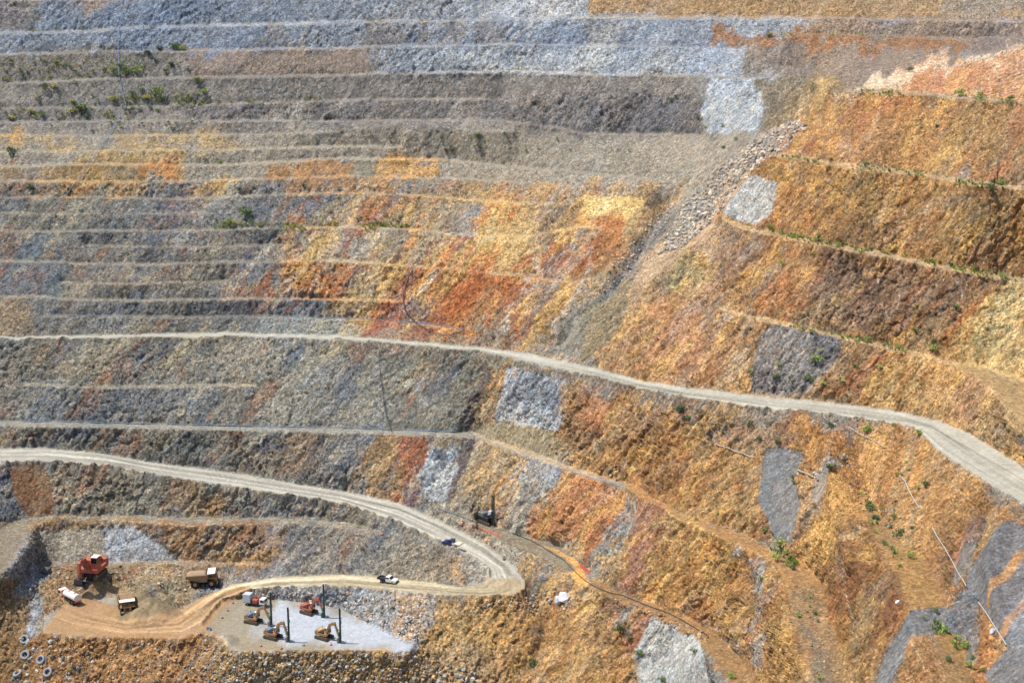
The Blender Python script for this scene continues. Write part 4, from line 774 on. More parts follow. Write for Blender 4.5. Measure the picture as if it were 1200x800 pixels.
def crawler(parent, L_, W_, H_, gauge, mat='track'):
    for sy in (-1, 1):
        prof = [(-L_/2+H_*.25, 0), (L_/2-H_*.25, 0), (L_/2, H_*.45), (L_/2-H_*.2, H_*.95), (-L_/2+H_*.2, H_*.95), (-L_/2, H_*.45)]
        b = MB().prism(prof, sy*gauge/2-W_/2, sy*gauge/2+W_/2)
        for k in range(int(L_/.35)):
            x = -L_/2+.3+k*.35
            if x < L_/2-.25: b.box((x, sy*gauge/2, H_*.98), (.16, W_*1.02, .07), bev=0)
        t = b.build('track', M[mat], parent)
        f = MB()
        for k in range(5): f.cyl((-L_*.38+k*L_*.19, sy*gauge/2+sy*W_*.5, H_*.42), (-L_*.38+k*L_*.19, sy*gauge/2+sy*W_*.56, H_*.42), H_*.22, n=10)
        f.each('roller', M['dark'], t)
    MB().box((0, 0, H_*.62), (L_*.5, gauge-W_*.6, H_*.5)).cyl((0, 0, H_*.7), (0, 0, H_*1.15), gauge*.33, n=20).build('undercarriage', M['dark'], parent)

# ------------------------------------------------------------------ drill rigs on excavator bases
def drill_excavator(label, paint, u, v, head, cover, mast_h=10.2, reach=6.2):
    t = root('excavator_drill', label, 'drill rig', u, v, head, 'excavator mounted drills on the pale pad')
    crawler(t, 4.6, .62, .95, 2.6)
    MB().box((-.55, 0, 1.55), (3.6, 2.5, .75)).box((.8, -.75, 1.45), (1.6, .9, .6)).build('deck', M[paint], t)
    MB().box((-1.9, 0, 1.95), (.9, 2.6, 1.25), bev=.2).build('counterweight', M[paint], t)
    e = MB().box((-1.1, -.1, 2.35), (1.3, 2.2, .7), bev=.1).build('engine_cover', M[cover], t)
    MB().cyl((-1.2, .6, 2.6), (-1.2, .6, 3.2), .09, n=8).each('exhaust', M['dark'], e)
    c = MB().box((.75, .78, 2.35), (1.5, 1.0, 1.55), taper=(.86, .92), bev=.08).build('cab', M['white' if cover != 'red' else 'cream'], t)
    MB().box((1.5, .78, 2.45), (.06, .82, 1.0), ry=-.08, bev=0).box((.75, 1.29, 2.5), (1.15, .05, .8), bev=0).box((.75, .27, 2.5), (1.15, .05, .8), bev=0).each('window', M['glass'], c)
    MB().box((-.2, -.95, 2.1), (1.7, .55, .6)).build('tank', M['dark'], t)
    # boom (bent) and stick
    b = MB(); P0 = (.7, -.05, 1.7); P1 = (2.3, -.05, 4.7); P2 = (4.1, -.05, 5.3)
    def beam(mb, a, c_, w, h):
        dx, dz = c_[0]-a[0], c_[2]-a[2]; L_ = math.hypot(dx, dz); mb.box(((a[0]+c_[0])/2, a[1], (a[2]+c_[2])/2), (L_+h*.5, w, h), ry=-math.atan2(dz, dx), bev=.05)
    beam(b, P0, P1, .5, .75); beam(b, P1, P2, .48, .68); b.build('boom', M[paint], t)
    P3 = (reach-.7, -.05, 2.3); k = MB(); beam(k, (P2[0]-.2, P2[1], P2[2]+.25), P3, .4, .55); k.build('stick', M[paint], t)
    MB().cyl((1.2, .3, 1.9), (2.2, .3, 4.0), .1, n=8).cyl((1.2, -.4, 1.9), (2.2, -.4, 4.0), .1, n=8).cyl((2.6, -.05, 5.3), (4.2, -.05, 5.9), .1, n=8).cyl((4.5, -.05, 4.6), (reach-.5, -.05, 3.6), .1, n=8).each('hydraulic_ram', M['steel'], t)
    m = MB().box((reach, -.05, mast_h/2+.15), (.34, .42, mast_h), bev=.03)
    for q in range(int(mast_h/.8)): m.box((reach+.2, -.05, .6+q*.8), (.14, .5, .12), bev=0)
    m = m.build('drill_mast', M['mast'], t)
    MB().box((reach-.35, -.05, 2.6), (.5, .7, 1.3)).box((reach+.27, -.05, mast_h*.62), (.34, .4, 1.0)).each('feed_head', M['green'], m)
    MB().cyl((reach+.3, -.05, .0), (reach+.3, -.05, mast_h-.3), .07, n=8).build('drill_rod', M['steel'], m)
    MB().box((reach-.75, -.05, .8), (.7, .8, 1.5), bev=.1).build('dust_collector', M['green' if cover == 'red' else 'steel'], t)
    MB().tube([(2.4, .3, 4.6), (3.6, .5, 4.6), (4.8, .4, 3.4), (reach-.2, .3, 4.2)], .06).build('hydraulic_hose', M['hose'], t)
    r = MB()
    for x, y in ((-1.6, 1.2), (-.4, 1.2), (-1.6, -1.2), (.2, -1.2)): r.cyl((x, y, 1.95), (x, y, 3.0), .03, n=6)
    r.tube([(-1.6, 1.2, 3.), (-.4, 1.2, 3.)], .03).tube([(-1.6, -1.2, 3.), (.2, -1.2, 3.)], .03).each('handrail', M['steel'], t)
    return t
drill_excavator('muddy yellow drill excavator nearest the service truck on the pad', 'yellow', 297, 729, ((297, 729), (325, 735)), 'bluetop')
drill_excavator('yellow drill excavator with blue cover at the front edge of the pad', 'yellow', 320, 747, ((320, 747), (342, 753)), 'bluetop', reach=5.6)
drill_excavator('red drill excavator at the back of the pad below the ramp', 'red', 362, 718, ((362, 718), (385, 725)), 'red', reach=5.9)
drill_excavator('tan drill excavator standing alone at the right of the pale pad', 'yellow', 380, 747.5, ((380, 747), (403, 754)), 'tan', reach=5.8)

# crawler blast-hole drill on the terrace by the hairpin
t = root('crawler_drill', 'dark crawler drill with tall upright mast on the terrace above the hairpin', 'drill rig', 571, 613, ((563, 609), (580, 616))); t.scale = (1.3,)*3
crawler(t, 4.2, .5, .8, 2.2)
MB().box((-.5, 0, 1.35), (3.6, 2.1, .9)).build('chassis', M['dark'], t)
e = MB().box((-1.3, 0, 2.2), (2.0, 2.0, 1.0), bev=.1).build('engine_cover', M['steel'], t); MB().cyl((-1.7, .4, 2.7), (-1.7, .4, 3.3), .1, n=8).each('exhaust', M['dark'], e)
c = MB().box((.7, .55, 2.5), (1.2, 1.0, 1.5), taper=(.9, .9)).build('cab', M['greybox'], t); MB().box((1.32, .55, 2.6), (.05, .8, .9), bev=0).box((.7, 1.06, 2.6), (.9, .05, .8), bev=0).each('window', M['glass'], c)
MB().box((1.2, -.3, 2.3), (1.8, .4, .5), ry=-.5).build('boom', M['dark'], t)
m = MB()
for y in (-.28, .28):
    for x in (2.2, 2.7): m.cyl((x, y-.3, .1), (x, y-.3, 8.0), .06, n=6)
for q in range(16):
    z0 = .3+q*.48; sgn = 1 if q % 2 else -1
    for y in (-.58, -.02): m.cyl((2.45-.25*sgn, y, z0), (2.45+.25*sgn, y, z0+.48), .035, n=5)
m.box((2.45, -.3, 4.2), (.3, .3, 7.4)); m = m.build('drill_mast', M['mast'], t)
MB().box((2.5, -.3, 6.2), (.5, .6, .9)).build('rotary_head', M['steel'], m); MB().cyl((2.75, -.3, 0), (2.75, -.3, 7.6), .07, n=8).build('drill_rod', M['steel'], m)
MB().cyl((3.3, .6, .6), (3.3, .6, 1.9), .4, n=12).build('dust_collector', M['dark'], t)

# ------------------------------------------------------------------ the red shovel
t = root('mining_excavator', 'big red hydraulic excavator digging at the back of the pit floor', 'excavator', 110, 688, ((113, 683), (103, 694)), dz=.3); t.scale = (1.08,)*3
crawler(t, 6.6, 1.1, 1.7, 4.6)
MB().box((-.9, 0, 2.65), (6.6, 5.4, 1.3), bev=.1).build('deck', M['red'], t)
MB().box((-3.9, 0, 3.4), (1.4, 5.5, 2.3), bev=.3).build('counterweight', M['red'], t)
e = MB().box((-1.7, -.6, 4.1), (3.6, 3.6, 1.9), bev=.12).build('engine_housing', M['red'], t)
MB().cyl((-2, -.9, 5), (-2, -.9, 5.8), .16, n=10).cyl((-1.2, -.9, 5), (-1.2, -.9, 5.7), .16, n=10).each('exhaust', M['dark'], e)
MB().box((-1.7, -2.43, 4.1), (3.0, .06, 1.3), bev=0).build('grille', M['dark'], e)
ps = MB().box((1.1, 1.75, 4.0), (2.3, 1.9, 1.6)).build('cab_pedestal', M['red'], t)
c = MB().box((1.2, 1.75, 5.7), (2.3, 1.9, 1.9), taper=(.92, .94), bev=.1).build('cab', M['red'], t)
MB().box((2.33, 1.75, 5.75), (.06, 1.6, 1.4), ry=-.05, bev=0).box((1.2, 2.7, 5.8), (1.8, .06, 1.2), bev=0).box((1.2, .82, 5.8), (1.8, .06, 1.2), bev=0).each('window', M['glass'], c)
MB().box((1.2, 1.75, 6.76), (2.3, 1.95, .14)).build('roof', M['cream'], c)
b = MB()
def beamy(mb, a, c_, w, h):
    dx, dz = c_[0]-a[0], c_[2]-a[2]; L_ = math.hypot(dx, dz); mb.box(((a[0]+c_[0])/2, a[1], (a[2]+c_[2])/2), (L_+h*.4, w, h), ry=-math.atan2(dz, dx), bev=.08)
beamy(b, (1.2, -.4, 3.2), (4.0, -.4, 6.6), 1.0, 1.3); beamy(b, (4.0, -.4, 6.6), (6.6, -.4, 6.2), .95, 1.15); b.build('boom', M['red'], t)
k = MB(); beamy(k, (6.5, -.4, 6.6), (7.2, -.4, 2.2), .8, .95); k.build('stick', M['red'], t)
bk = MB().prism([(6.0, 2.4), (7.7, 2.3), (8.0, 1.2), (7.3, .2), (6.2, .1), (5.6, 1.2), (5.9, 1.3), (6.4, .6), (7.1, .6), (7.5, 1.3), (7.2, 1.9), (6.1, 2.0)], -1.6, .8).build('bucket', M['dark'], t)
tt_ = MB()
for q in range(5): tt_.box((5.65, -1.4+q*.5, 1.15), (.5, .14, .18), ry=.7, bev=0)
tt_.each('tooth', M['steel'], bk)
MB().cyl((2.3, -1.0, 3.2), (3.8, -1.0, 5.6), .2, n=10).cyl((2.3, .2, 3.2), (3.8, .2, 5.6), .2, n=10).cyl((4.4, -.4, 7.4), (6.3, -.4, 7.5), .18, n=10).cyl((6.9, -.4, 5.2), (7.6, -.4, 3.0), .16, n=10).each('hydraulic_ram', M['steel'], t)
r = MB()
for x, y in ((-3, 2.5), (-1.8, 2.5), (-.6, 2.5), (-3, -2.5), (-1, -2.5), (.8, -2.5), (2.2, -2.5)): r.cyl((x, y, 3.3), (x, y, 4.4), .04, n=6)
r.tube([(-3, 2.5, 4.4), (-.6, 2.5, 4.4)], .04).tube([(-3, -2.5, 4.4), (2.2, -2.5, 4.4)], .04).each('handrail', M['steel'], t)

# ------------------------------------------------------------------ haul trucks
def haul_truck(label, u, v, head, loaded, sc=1.):
    t = root('haul_truck', label, 'haul truck', u, v, head, 'mine haul trucks on the pit floor'); t.scale = (sc,)*3
    for y in (-1.9, 1.9): wheel(t, 2.9, y*.98, 1.2, .85)
    for y in (-2.15, -1.35, 1.35, 2.15): wheel(t, -1.9, y, 1.2, .62)
    MB().box((.4, 0, 1.5), (7.6, 1.5, .7)).box((2.9, 0, 1.2), (.5, 3.4, .4)).box((-1.9, 0, 1.2), (.6, 3.2, .6)).build('chassis', M['dark'], t)
    MB().box((3.7, 0, 2.1), (1.7, 2.2, 1.5), bev=.12).box((3.2, 0, 2.85), (2.6, 4.4, .16)).box((4.55, 0, 1.3), (.35, 4.3, .5)).build('bonnet', M['yellow'], t)
    MB().box((4.57, 0, 2.2), (.06, 1.5, 1.0), bev=0).build('grille', M['dark'], t)
    for y in (-1.5, 1.5): MB().box((4.75, y, 1.6), (.08, .5, .28), bev=0).build('headlight', M['lamp'], t)
    c = MB().box((2.9, 1.15, 3.6), (1.5, 1.6, 1.4), taper=(.9, .92), bev=.06).build('cab', M['yellow'], t)
    MB().box((3.62, 1.15, 3.75), (.06, 1.35, .8), bev=0).box((2.9, 1.95, 3.75), (1.1, .06, .75), bev=0).box((2.9, .36, 3.75), (1.1, .06, .75), bev=0).each('window', M['glass'], c)
    bd = MB()
    for sy in (-1, 1): bd.prism([(-4.6, 3.3), (1.5, 2.0), (1.9, 4.1), (-4.4, 4.0)], sy*2.35-.1, sy*2.35+.1)
    bd.prism([(-4.7, 3.2), (-.6, 1.95), (1.5, 1.9), (1.6, 2.2), (-.5, 2.25), (-4.7, 3.5)], -2.35, 2.35)
    bd.prism([(1.4, 2.0), (1.7, 2.0), (2.1, 4.2), (1.8, 4.2)], -2.35, 2.35); bd = bd.build('dump_body', M['brown'], t)
    MB().box((2.95, 0, 4.42), (2.3, 4.6, .18), ry=-.06).build('canopy', M['cream'], bd)
    rb = MB()
    for sy in (-1, 1):
        for x in (-3.4, -2.2, -1., .2): rb.box((x, sy*2.5, 3.25), (.18, .16, 1.4), bev=0)
    rb.each('rib', M['brown'], bd)
    if loaded:
        l_ = MB(); g = {}
        for i in range(9):
            for j in range(7):
                x = -4.2+i*.72; y = -2.2+j*.73; e_ = min(1, min(j, 6-j)/2, min(i+1, 9-i)/2); g[i, j] = l_.bm.verts.new((x, y, 3.6+.95*e_+random.uniform(-.12, .12)))
        for i in range(8):
            for j in range(6): l_.bm.faces.new((g[i, j], g[i+1, j], g[i+1, j+1], g[i, j+1]))
        o = l_.build('dirt_load', M['dirt'], t, True); so = o.modifiers.new('s', 'SOLIDIFY'); so.thickness = .5; so.offset = -1
    r = MB()
    for x, y in ((4.3, -2.1), (4.3, -.4), (4.3, .9), (3.4, -2.1), (2.2, -2.1)): r.cyl((x, y, 2.9), (x, y, 3.9), .035, n=6)
    r.tube([(4.3, .9, 3.9), (4.3, -2.1, 3.9), (2.2, -2.1, 3.9)], .035).each('handrail', M['steel'], t)
    MB().box((4.7, .7, 2.0), (.1, .5, 1.9), ry=.1, bev=0).build('ladder', M['yellow'], t)
    for y in (-2.3, 2.3): MB().box((4.2, y, 3.7), (.08, .35, .6), bev=0).build('mirror', M['dark'], t)
    return t
haul_truck('loaded yellow haul truck facing the ramp at the right of the pit floor', 237, 686, ((229, 687), (246, 685.5)), True)
haul_truck('tan haul truck seen head-on between the dirt heaps', 149, 715, ((148, 704), (150, 714)), False, .95)

# ------------------------------------------------------------------ tanker, service truck, pick-ups
t = root('tanker_truck', 'white tanker truck parked below the red excavator', 'tanker truck', 82, 703.5, ((92, 710), (72, 697)))
for x in (3.0, -1.6, -3.0):
    for y in (-1.1, 1.1): wheel(t, x, y, .55, .45, 'steel')
MB().box((0, 0, .85), (8.6, 1.0, .3)).box((-1, 0, .75), (5.5, 2.3, .15)).build('chassis', M['dark'], t)
c = MB().box((3.4, 0, 1.95), (1.9, 2.4, 1.9), taper=(.88, .95), bev=.1).build('cab', M['white'], t)
MB().box((4.32, 0, 2.25), (.06, 2.0, .8), ry=-.1, bev=0).box((3.5, 1.2, 2.2), (1.1, .05, .7), bev=0).box((3.5, -1.2, 2.2), (1.1, .05, .7), bev=0).each('window', M['glass'], c)
for y in (-.9, .9): MB().box((4.4, y, 1.2), (.06, .4, .2), bev=0).build('headlight', M['lamp'], t)
MB().box((2.2, 0, 2.0), (.3, 2.3, 2.0)).build('hose_cabinet', M['orange'], t)
tk = MB()
prof = [(math.cos(a)*1.25, 2.05+math.sin(a)*1.05) for a in (2*math.pi*k/16 for k in range(16))]
va = [tk.bm.verts.new((-4.4, y, z)) for y, z in prof]; vb = [tk.bm.verts.new((1.7, y, z)) for y, z in prof]
for k in range(16): tk.bm.faces.new((va[k], va[(k+1) % 16], vb[(k+1) % 16], vb[k]))
tk.bm.faces.new(va); tk.bm.faces.new(vb[::-1]); tk = tk.build('tank', M['white'], t)
for x in (-3, -.2): MB().cyl((x, 0, 3.0), (x, 0, 3.25), .35, n=12).build('hatch', M['steel'], tk)
MB().box((-1.4, 0, 3.16), (5.4, .5, .06), bev=0).build('walkway', M['cream'], tk)
MB().box((-4.5, 0, 1.0), (.15, 2.3, .3), bev=0).build('bumper', M['orange'], t)

t = root('service_truck', 'service truck with grey box and red crane behind a white cab', 'service truck', 299, 709, ((290, 708), (308, 710.5)))
for x in (2.4, -1.9):
    for y in (-1., 1.): wheel(t, x, y, .5, .4, 'steel')
MB().box((0, 0, .8), (7.2, 1.0, .3)).box((-1, 0, 1.0), (4.6, 2.2, .14)).build('chassis', M['dark'], t)
c = MB().box((2.7, 0, 1.8), (1.8, 2.2, 1.7), taper=(.86, .95), bev=.1).build('cab', M['white'], t)
MB().box((3.58, 0, 2.05), (.06, 1.8, .7), ry=-.12, bev=0).box((2.8, 1.1, 2.05), (1.1, .05, .6), bev=0).box((2.8, -1.1, 2.05), (1.1, .05, .6), bev=0).each('window', M['glass'], c)
MB().box((-2.2, 0, 2.3), (2.3, 2.2, 2.5)).build('body_box', M['greybox'], t)
MB().box((.3, 0, 1.6), (1.5, 1.8, 1.0)).box((.2, .3, 2.3), (.5, .5, 1.2)).box((.9, .3, 2.7), (1.8, .3, .3), ry=.3).build('crane', M['red'], t)
for y in (-.8, .8): MB().box((3.66, y, 1.15), (.06, .35, .2), bev=0).build('headlight', M['lamp'], t)

def pickup(label, paint, tray, u, v, head):
    t = root('pickup_truck', label, 'pickup truck', u, v, head, 'pickup trucks on the haul road'); t.scale = (1.15,)*3
    for x in (1.6, -1.5):
        for y in (-.82, .82): wheel(t, x, y, .4, .28, 'steel')
    b = MB().prism([(-.3, .5), (2.5, .5), (2.55, .95), (2.4, 1.08), (1.25, 1.15), (-.3, 1.15)], -.93, .93)
    b.build('body', M[paint], t)
    c = MB().prism([(-.45, 1.13), (1.3, 1.13), (.65, 1.75), (-.35, 1.8)], -.84, .84).build('cab', M[paint], t)
    MB().prism([(.80, 1.2), (1.26, 1.2), (.74, 1.68), (.68, 1.68)], -.78, .78).box((.1, .85, 1.45), (1.0, .03, .38), bev=0).box((.1, -.85, 1.45), (1.0, .03, .38), bev=0).each('window', M['glass'], c)
    MB().box((-1.6, 0, .85), (2.3, 1.9, .12)).box((-1.6, .93, 1.05), (2.3, .06, .32), bev=0).box((-1.6, -.93, 1.05), (2.3, .06, .32), bev=0).box((-2.73, 0, 1.05), (.06, 1.9, .32), bev=0).build('tray', M[tray], t)
    MB().box((0, 0, .5), (4.6, .9, .2)).build('chassis', M['dark'], t)
    for y in (-.65, .65): MB().box((2.56, y, .86), (.05, .34, .16), bev=0).build('headlight', M['lamp'], t)
    MB().tube([(-.5, -.8, 1.1), (-.5, -.8, 1.95), (-.5, .8, 1.95), (-.5, .8, 1.1)], .04).build('headboard', M['steel'], t)
    MB().box((2.6, 0, .6), (.12, 1.7, .2)).build('bumper', M['dark'], t)
    return t
pickup('dark blue pickup with pale tray heading up the haul road', 'blue', 'cream', 530, 642, ((536, 644), (521, 639)))
p2 = pickup('white pickup truck with dark tray on the lower ramp', 'white', 'dark', 455, 682, ((447, 681.5), (463, 683)))

# ------------------------------------------------------------------ worn tyres, poles, cones, netting
def surf_normal(u, v):
    a = world(u+4, v)-world(u-4, v); b = world(u, v+4)-world(u, v-4); n_ = np.cross(b, a); n_ /= np.linalg.norm(n_); return Vector(n_ if n_[2] > 0 else -n_)
for u, v, tl, lb in ((29.5, 750, .5, 'uppermost worn grey tyre on the rubble slope'), (30.5, 768, .4, 'worn tyre below the uppermost one at the foot of the brown slope'), (48.5, 773, .25, 'worn bluish tyre beside the thin grey pole'), (57, 788, .1, 'lowest and largest looking worn tyre right of the others'), (21.5, 789, -.55, 'flattest lying worn tyre at the lower left corner')):
    t = MB().torus(1.02, .36, flat=1.25, n=30, m=10).build('worn_tyre', M['dustyrubber'], None, True); tag(t, lb, 'tyre', 'worn tyres tipped on the rubble slope')
    p = world(u, v); n_ = surf_normal(u, v); n_ = (n_+Vector((0, -tl, tl*.2))).normalized(); t.rotation_euler = n_.to_track_quat('Z', 'Y').to_euler(); t.location = Vector(p)+surf_normal(u, v)*.45
def pole(name, label, cat, a, b, r, mat):
    p = Vector(world(*a))+Vector((0, -.3, .4)); q = Vector(world(*b))+Vector((0, -.3, .4)); o = MB().cyl(p, q, r, n=8).build(name, mat); return tag(o, label, cat)
pole('steel_pole', 'thin grey pole lying on rubble beside the bluish tyre', 'pole', (55.5, 762), (53.5, 781), .16, M['steel'])
pole('steel_pole', 'short grey pole end below the tyres', 'pole', (50, 794), (51, 806), .18, M['steel'])
def cone(u, v, lb, s_=1., mat='orange', grp='orange marker cones round the drill pad'):
    t = bpy.data.objects.new('traffic_cone', None); COL.objects.link(t); t.location = world(u, v); t.scale = (s_,)*3; tag(t, lb, 'traffic cone', grp)
    MB().cyl((0, 0, .06), (0, 0, .95), .26, .05, n=12).build('cone', M[mat], t); MB().box((0, 0, .04), (.65, .65, .08)).build('base', M['rubber'], t); MB().cyl((0, 0, .45), (0, 0, .62), .2, .15, n=12).build('reflective_band', M['white'], t)
for u, v, lb in ((273, 706.5, 'orange cone behind the grey box of the service truck'), (267, 715.5, 'orange cone on tan ground left of the service truck'), (260.5, 724, 'orange cone at the far left edge of the drill pad'), (306, 757, 'orange cone left of the front yellow drill'), (330, 760, 'orange cone on the pad lip in front of the blue covered drill'), (356, 756, 'orange cone midway between the two front drills'), (388, 755.5, 'orange cone at the tracks of the lone tan drill')):
    cone(u, v, lb)
cone(526.5, 609.5, 'small orange cone on the terrace above the hairpin', 1., 'orange', 'markers by the crawler drill'); cone(541.7, 615, 'large orange marker near the left end of the netting', 1.7, 'orange', 'markers by the crawler drill'); cone(553, 610.5, 'yellow marker at the end of the blue pipe', 1.3, 'yellow', 'markers by the crawler drill'); cone(448, 625.5, 'lone orange marker at the tip of the thin ledge', 1.)
def ground_line(pts, off=.5, step=2.):
    out = []
    for (a, b), (c_, d) in zip(pts, pts[1:]):
        n_ = max(1, int(math.hypot(c_-a, d-b)/step))
        for k in range(n_):
            f = k/n_; out.append(Vector(world(a+(c_-a)*f, b+(d-b)*f))+Vector((0, -off*.6, off*.8)))
    out.append(Vector(world(*pts[-1]))+Vector((0, -off*.6, off*.8))); return out
nt_ = bpy.data.objects.new('safety_netting', None); COL.objects.link(nt_); tag(nt_, 'low orange safety netting strung in front of the crawler drill', 'netting'); q0 = Vector(world(545, 616.5)); nt_.location = q0
g = [x-q0 for x in ground_line([(545, 616.5), (560, 620), (575, 625), (588, 630)], 0.0, 4)]
nb = MB()
for a, b in zip(g, g[1:]):
    for k in range(5): nb.cyl(a+Vector((0, 0, .15+k*.2)), b+Vector((0, 0, .1+k*.14)), .03, n=4)
    for k in range(6): c_ = a.lerp(b, k/6); nb.cyl(c_+Vector((0, 0, .1)), c_+Vector((0, 0, .7)), .03, n=4)
nb.build('mesh', M['orange'], nt_)
for a in g[::2]: MB().cyl(a, a+Vector((0, 0, 1.25)), .06, n=6).build('post', M['steel'], nt_)

# ------------------------------------------------------------------ hoses and pipes laid over the ground
def pipe(name, label, cat, pts, r, mat, off=.45, group=None):
    o = MB().tube(ground_line(pts, off, 2.5), r*.62, 6).build(name, M[mat], None, True); return tag(o, label, cat, group)
pipe('black_hose', 'long black hose snaking along the terrace past the orange stain', 'hose', [(600,625),(622,633),(636,641),(650,650),(662,657),(668,664),(676,672),(685,680),(700,689),(716,695),(728,697),(745,704),(765,712),(785,719),(800,727),(830,745)], .16, 'hose', .25)
pipe('black_hose', 'black hose hanging down the rust stained face', 'hose', [(484,316),(477,330),(472,350),(475,366),(484,377),(498,387),(510,392),(525,396),(538,393),(545,388)], .22, 'hose', .9)
pipe('black_hose', 'thin black hose crossing the grey face under the upper haul road', 'hose', [(445,412),(446,440),(448,455),(452,485),(459,507)], .17, 'hose', .9)
pipe('black_hose', 'thin black hose looped in a V on the brown left benches', 'hose', [(208,310),(210,325),(216,340),(221,347),(230,338),(238,322),(246,306),(268,285)], .16, 'hose', .8)
pipe('water_pipe', 'pale blue pipe running down the upper left benches', 'pipe', [(152,2),(145,16),(140,32),(139,60),(140,92),(144,110),(148,125),(143,136),(133,150),(122,168),(98,205),(75,235),(56,262)], .2, 'pipeblue', .9)
pipe('water_pipe', 'blue pipe laid along the narrow bench above the upper haul road', 'pipe', [(51,370),(120,370),(236,371.5),(297,370),(400,373),(481,377),(520,382),(545,388)], .15, 'pipeblue', .4)
pipe('water_pipe', 'pale blue pipe along the pale middle bench', 'pipe', [(27,493.5),(100,494.5),(169,496.5),(280,499),(400,501),(470,503.5),(535,506)], .17, 'pipeblue', .35)
pipe('water_pipe', 'short blue pipe ending at the yellow marker', 'pipe', [(520,598),(530,601),(543,606),(552,609.5)], .17, 'pipeblue', .3)
pipe('drain_pipe', 'upper white drain pipe left of the tall grey panel', 'pipe', [(836,519),(850,524.5),(868,531.5),(884,538)], .22, 'pipewhite', .8)
pipe('drain_pipe', 'white drain pipe just right of the tall grey panel', 'pipe', [(934,553),(947,557.5),(958,562)], .25, 'pipewhite', .8)
pipe('drain_pipe', 'white drain pipe below the bend of the upper haul road', 'pipe', [(1053,558),(1060,566),(1066,580),(1072,590),(1077,598)], .2, 'pipewhite', .8)
pipe('drain_pipe', 'white drain pipe beside the reddish rock above the ochre ledge', 'pipe', [(1092,620),(1097,630),(1104,641),(1113,658),(1124,676),(1132,690)], .18, 'pipewhite', .8)
pipe('drain_pipe', 'white drain pipe low on the dark grey covered slope', 'pipe', [(1146,708),(1156,722),(1166,738),(1178,757)], .18, 'pipewhite', .7)
pipe('drain_pipe', 'short pale pipe above the shrubby orange hollow', 'pipe', [(994,502),(1008,509),(1024,518),(1036,527)], .16, 'pipewhite', .7)
# ------------------------------------------------------------------ shrubs: individual plants made of leaf clumps
def shrub_mesh(seed, n=230, flatness=.75):
    r = random.Random(seed); bm = bmesh.new(); lobes = [(r.uniform(-.55, .55), r.uniform(-.5, .5), r.uniform(.25, .7), r.uniform(.35, .6)) for _ in range(6)]
    for _ in range(n):
        lx, ly, lz, lr = r.choice(lobes); a = r.uniform(0, 6.283); z = r.uniform(-.7, 1); q = math.sqrt(max(0, 1-z*z)); rr = lr*r.uniform(.55, 1.08)
        c = Vector((lx+q*math.cos(a)*rr, ly+q*math.sin(a)*rr, max(.03, (lz+z*rr)*flatness+.08))); s_ = r.uniform(.07, .16)
        t1 = Vector((r.gauss(0, 1), r.gauss(0, 1), r.gauss(0, .6))).normalized(); t2 = t1.cross(Vector((r.gauss(0, 1), r.gauss(0, 1), r.gauss(0, 1)))).normalized()
        vs_ = [bm.verts.new(c+t1*s_*x+t2*s_*.8*y) for x, y in ((-1, 0), (0, -.7), (1.1, 0), (0, .7))]; bm.faces.new(vs_)
    me = bpy.data.meshes.new('foliage'); bm.to_mesh(me); bm.free(); return me
def stem_mesh(seed):
    r = random.Random(seed); b = MB()
    for _ in range(5):
        a = r.uniform(0, 6.283); d = r.uniform(.2, .5); b.cyl((0, 0, -.3), (math.cos(a)*d, math.sin(a)*d, r.uniform(.4, .7)), .035, .012, n=5)
    me = bpy.data.meshes.new('stem'); b.bm.to_mesh(me); b.bm.free(); return me
LEAF = {'dark': simple('dark_leaves', (84,98,56), .7, 0, .45, 3), 'mid': simple('green_leaves', (98,118,58), .7, 0, .45, 3), 'bright': simple('bright_leaves', (140,156,72), .7, 0, .4, 3), 'yellow': simple('yellowish_leaves', (172,164,92), .7, 0, .4, 3)}
BARK = simple('bark', (92,74,56), .9, 0, .3, 4)
SM = {k: [] for k in LEAF}
for k in LEAF:
    for q in range(4):
        me = shrub_mesh(hash_ := (q*7+{'dark': 1, 'mid': 2, 'bright': 3, 'yellow': 4}[k]*31), 260 if q < 2 else 150); me.materials.append(LEAF[k]); SM[k].append(me)
STEMS = [stem_mesh(q) for q in range(3)]
for me in STEMS: me.materials.append(BARK)
NSH = [0]; rs = random.Random(11)
WORD = {'dark': 'dark green', 'mid': 'green', 'bright': 'bright green', 'yellow': 'yellowish'}
def shrub(u, v, px, tone, label, group):
    """px: width in the survey picture, turned into metres by the distance"""
    p = world(u, v); d = math.dist(p, (0, 0, CAMH)); rad = px/FPX*d*.66; nn_ = Vector(world(u, v-2))-Vector(world(u, v+2))
    t = bpy.data.objects.new('shrub', None); COL.objects.link(t)
    t.location = (p[0], p[1]-.55, p[2]+.15); t.rotation_euler = (0, 0, rs.uniform(0, 6.28)); s_ = rad*rs.uniform(.9, 1.1); t.scale = (s_, s_, s_*rs.uniform(.85, 1.25))
    f = bpy.data.objects.new('foliage', SM[tone][rs.randrange(4)]); f.parent = t; COL.objects.link(f)
    if px > 3.4: s2 = bpy.data.objects.new('stem', STEMS[rs.randrange(3)]); s2.parent = t; COL.objects.link(s2)
    tag(t, label, 'shrub', group); NSH[0] += 1
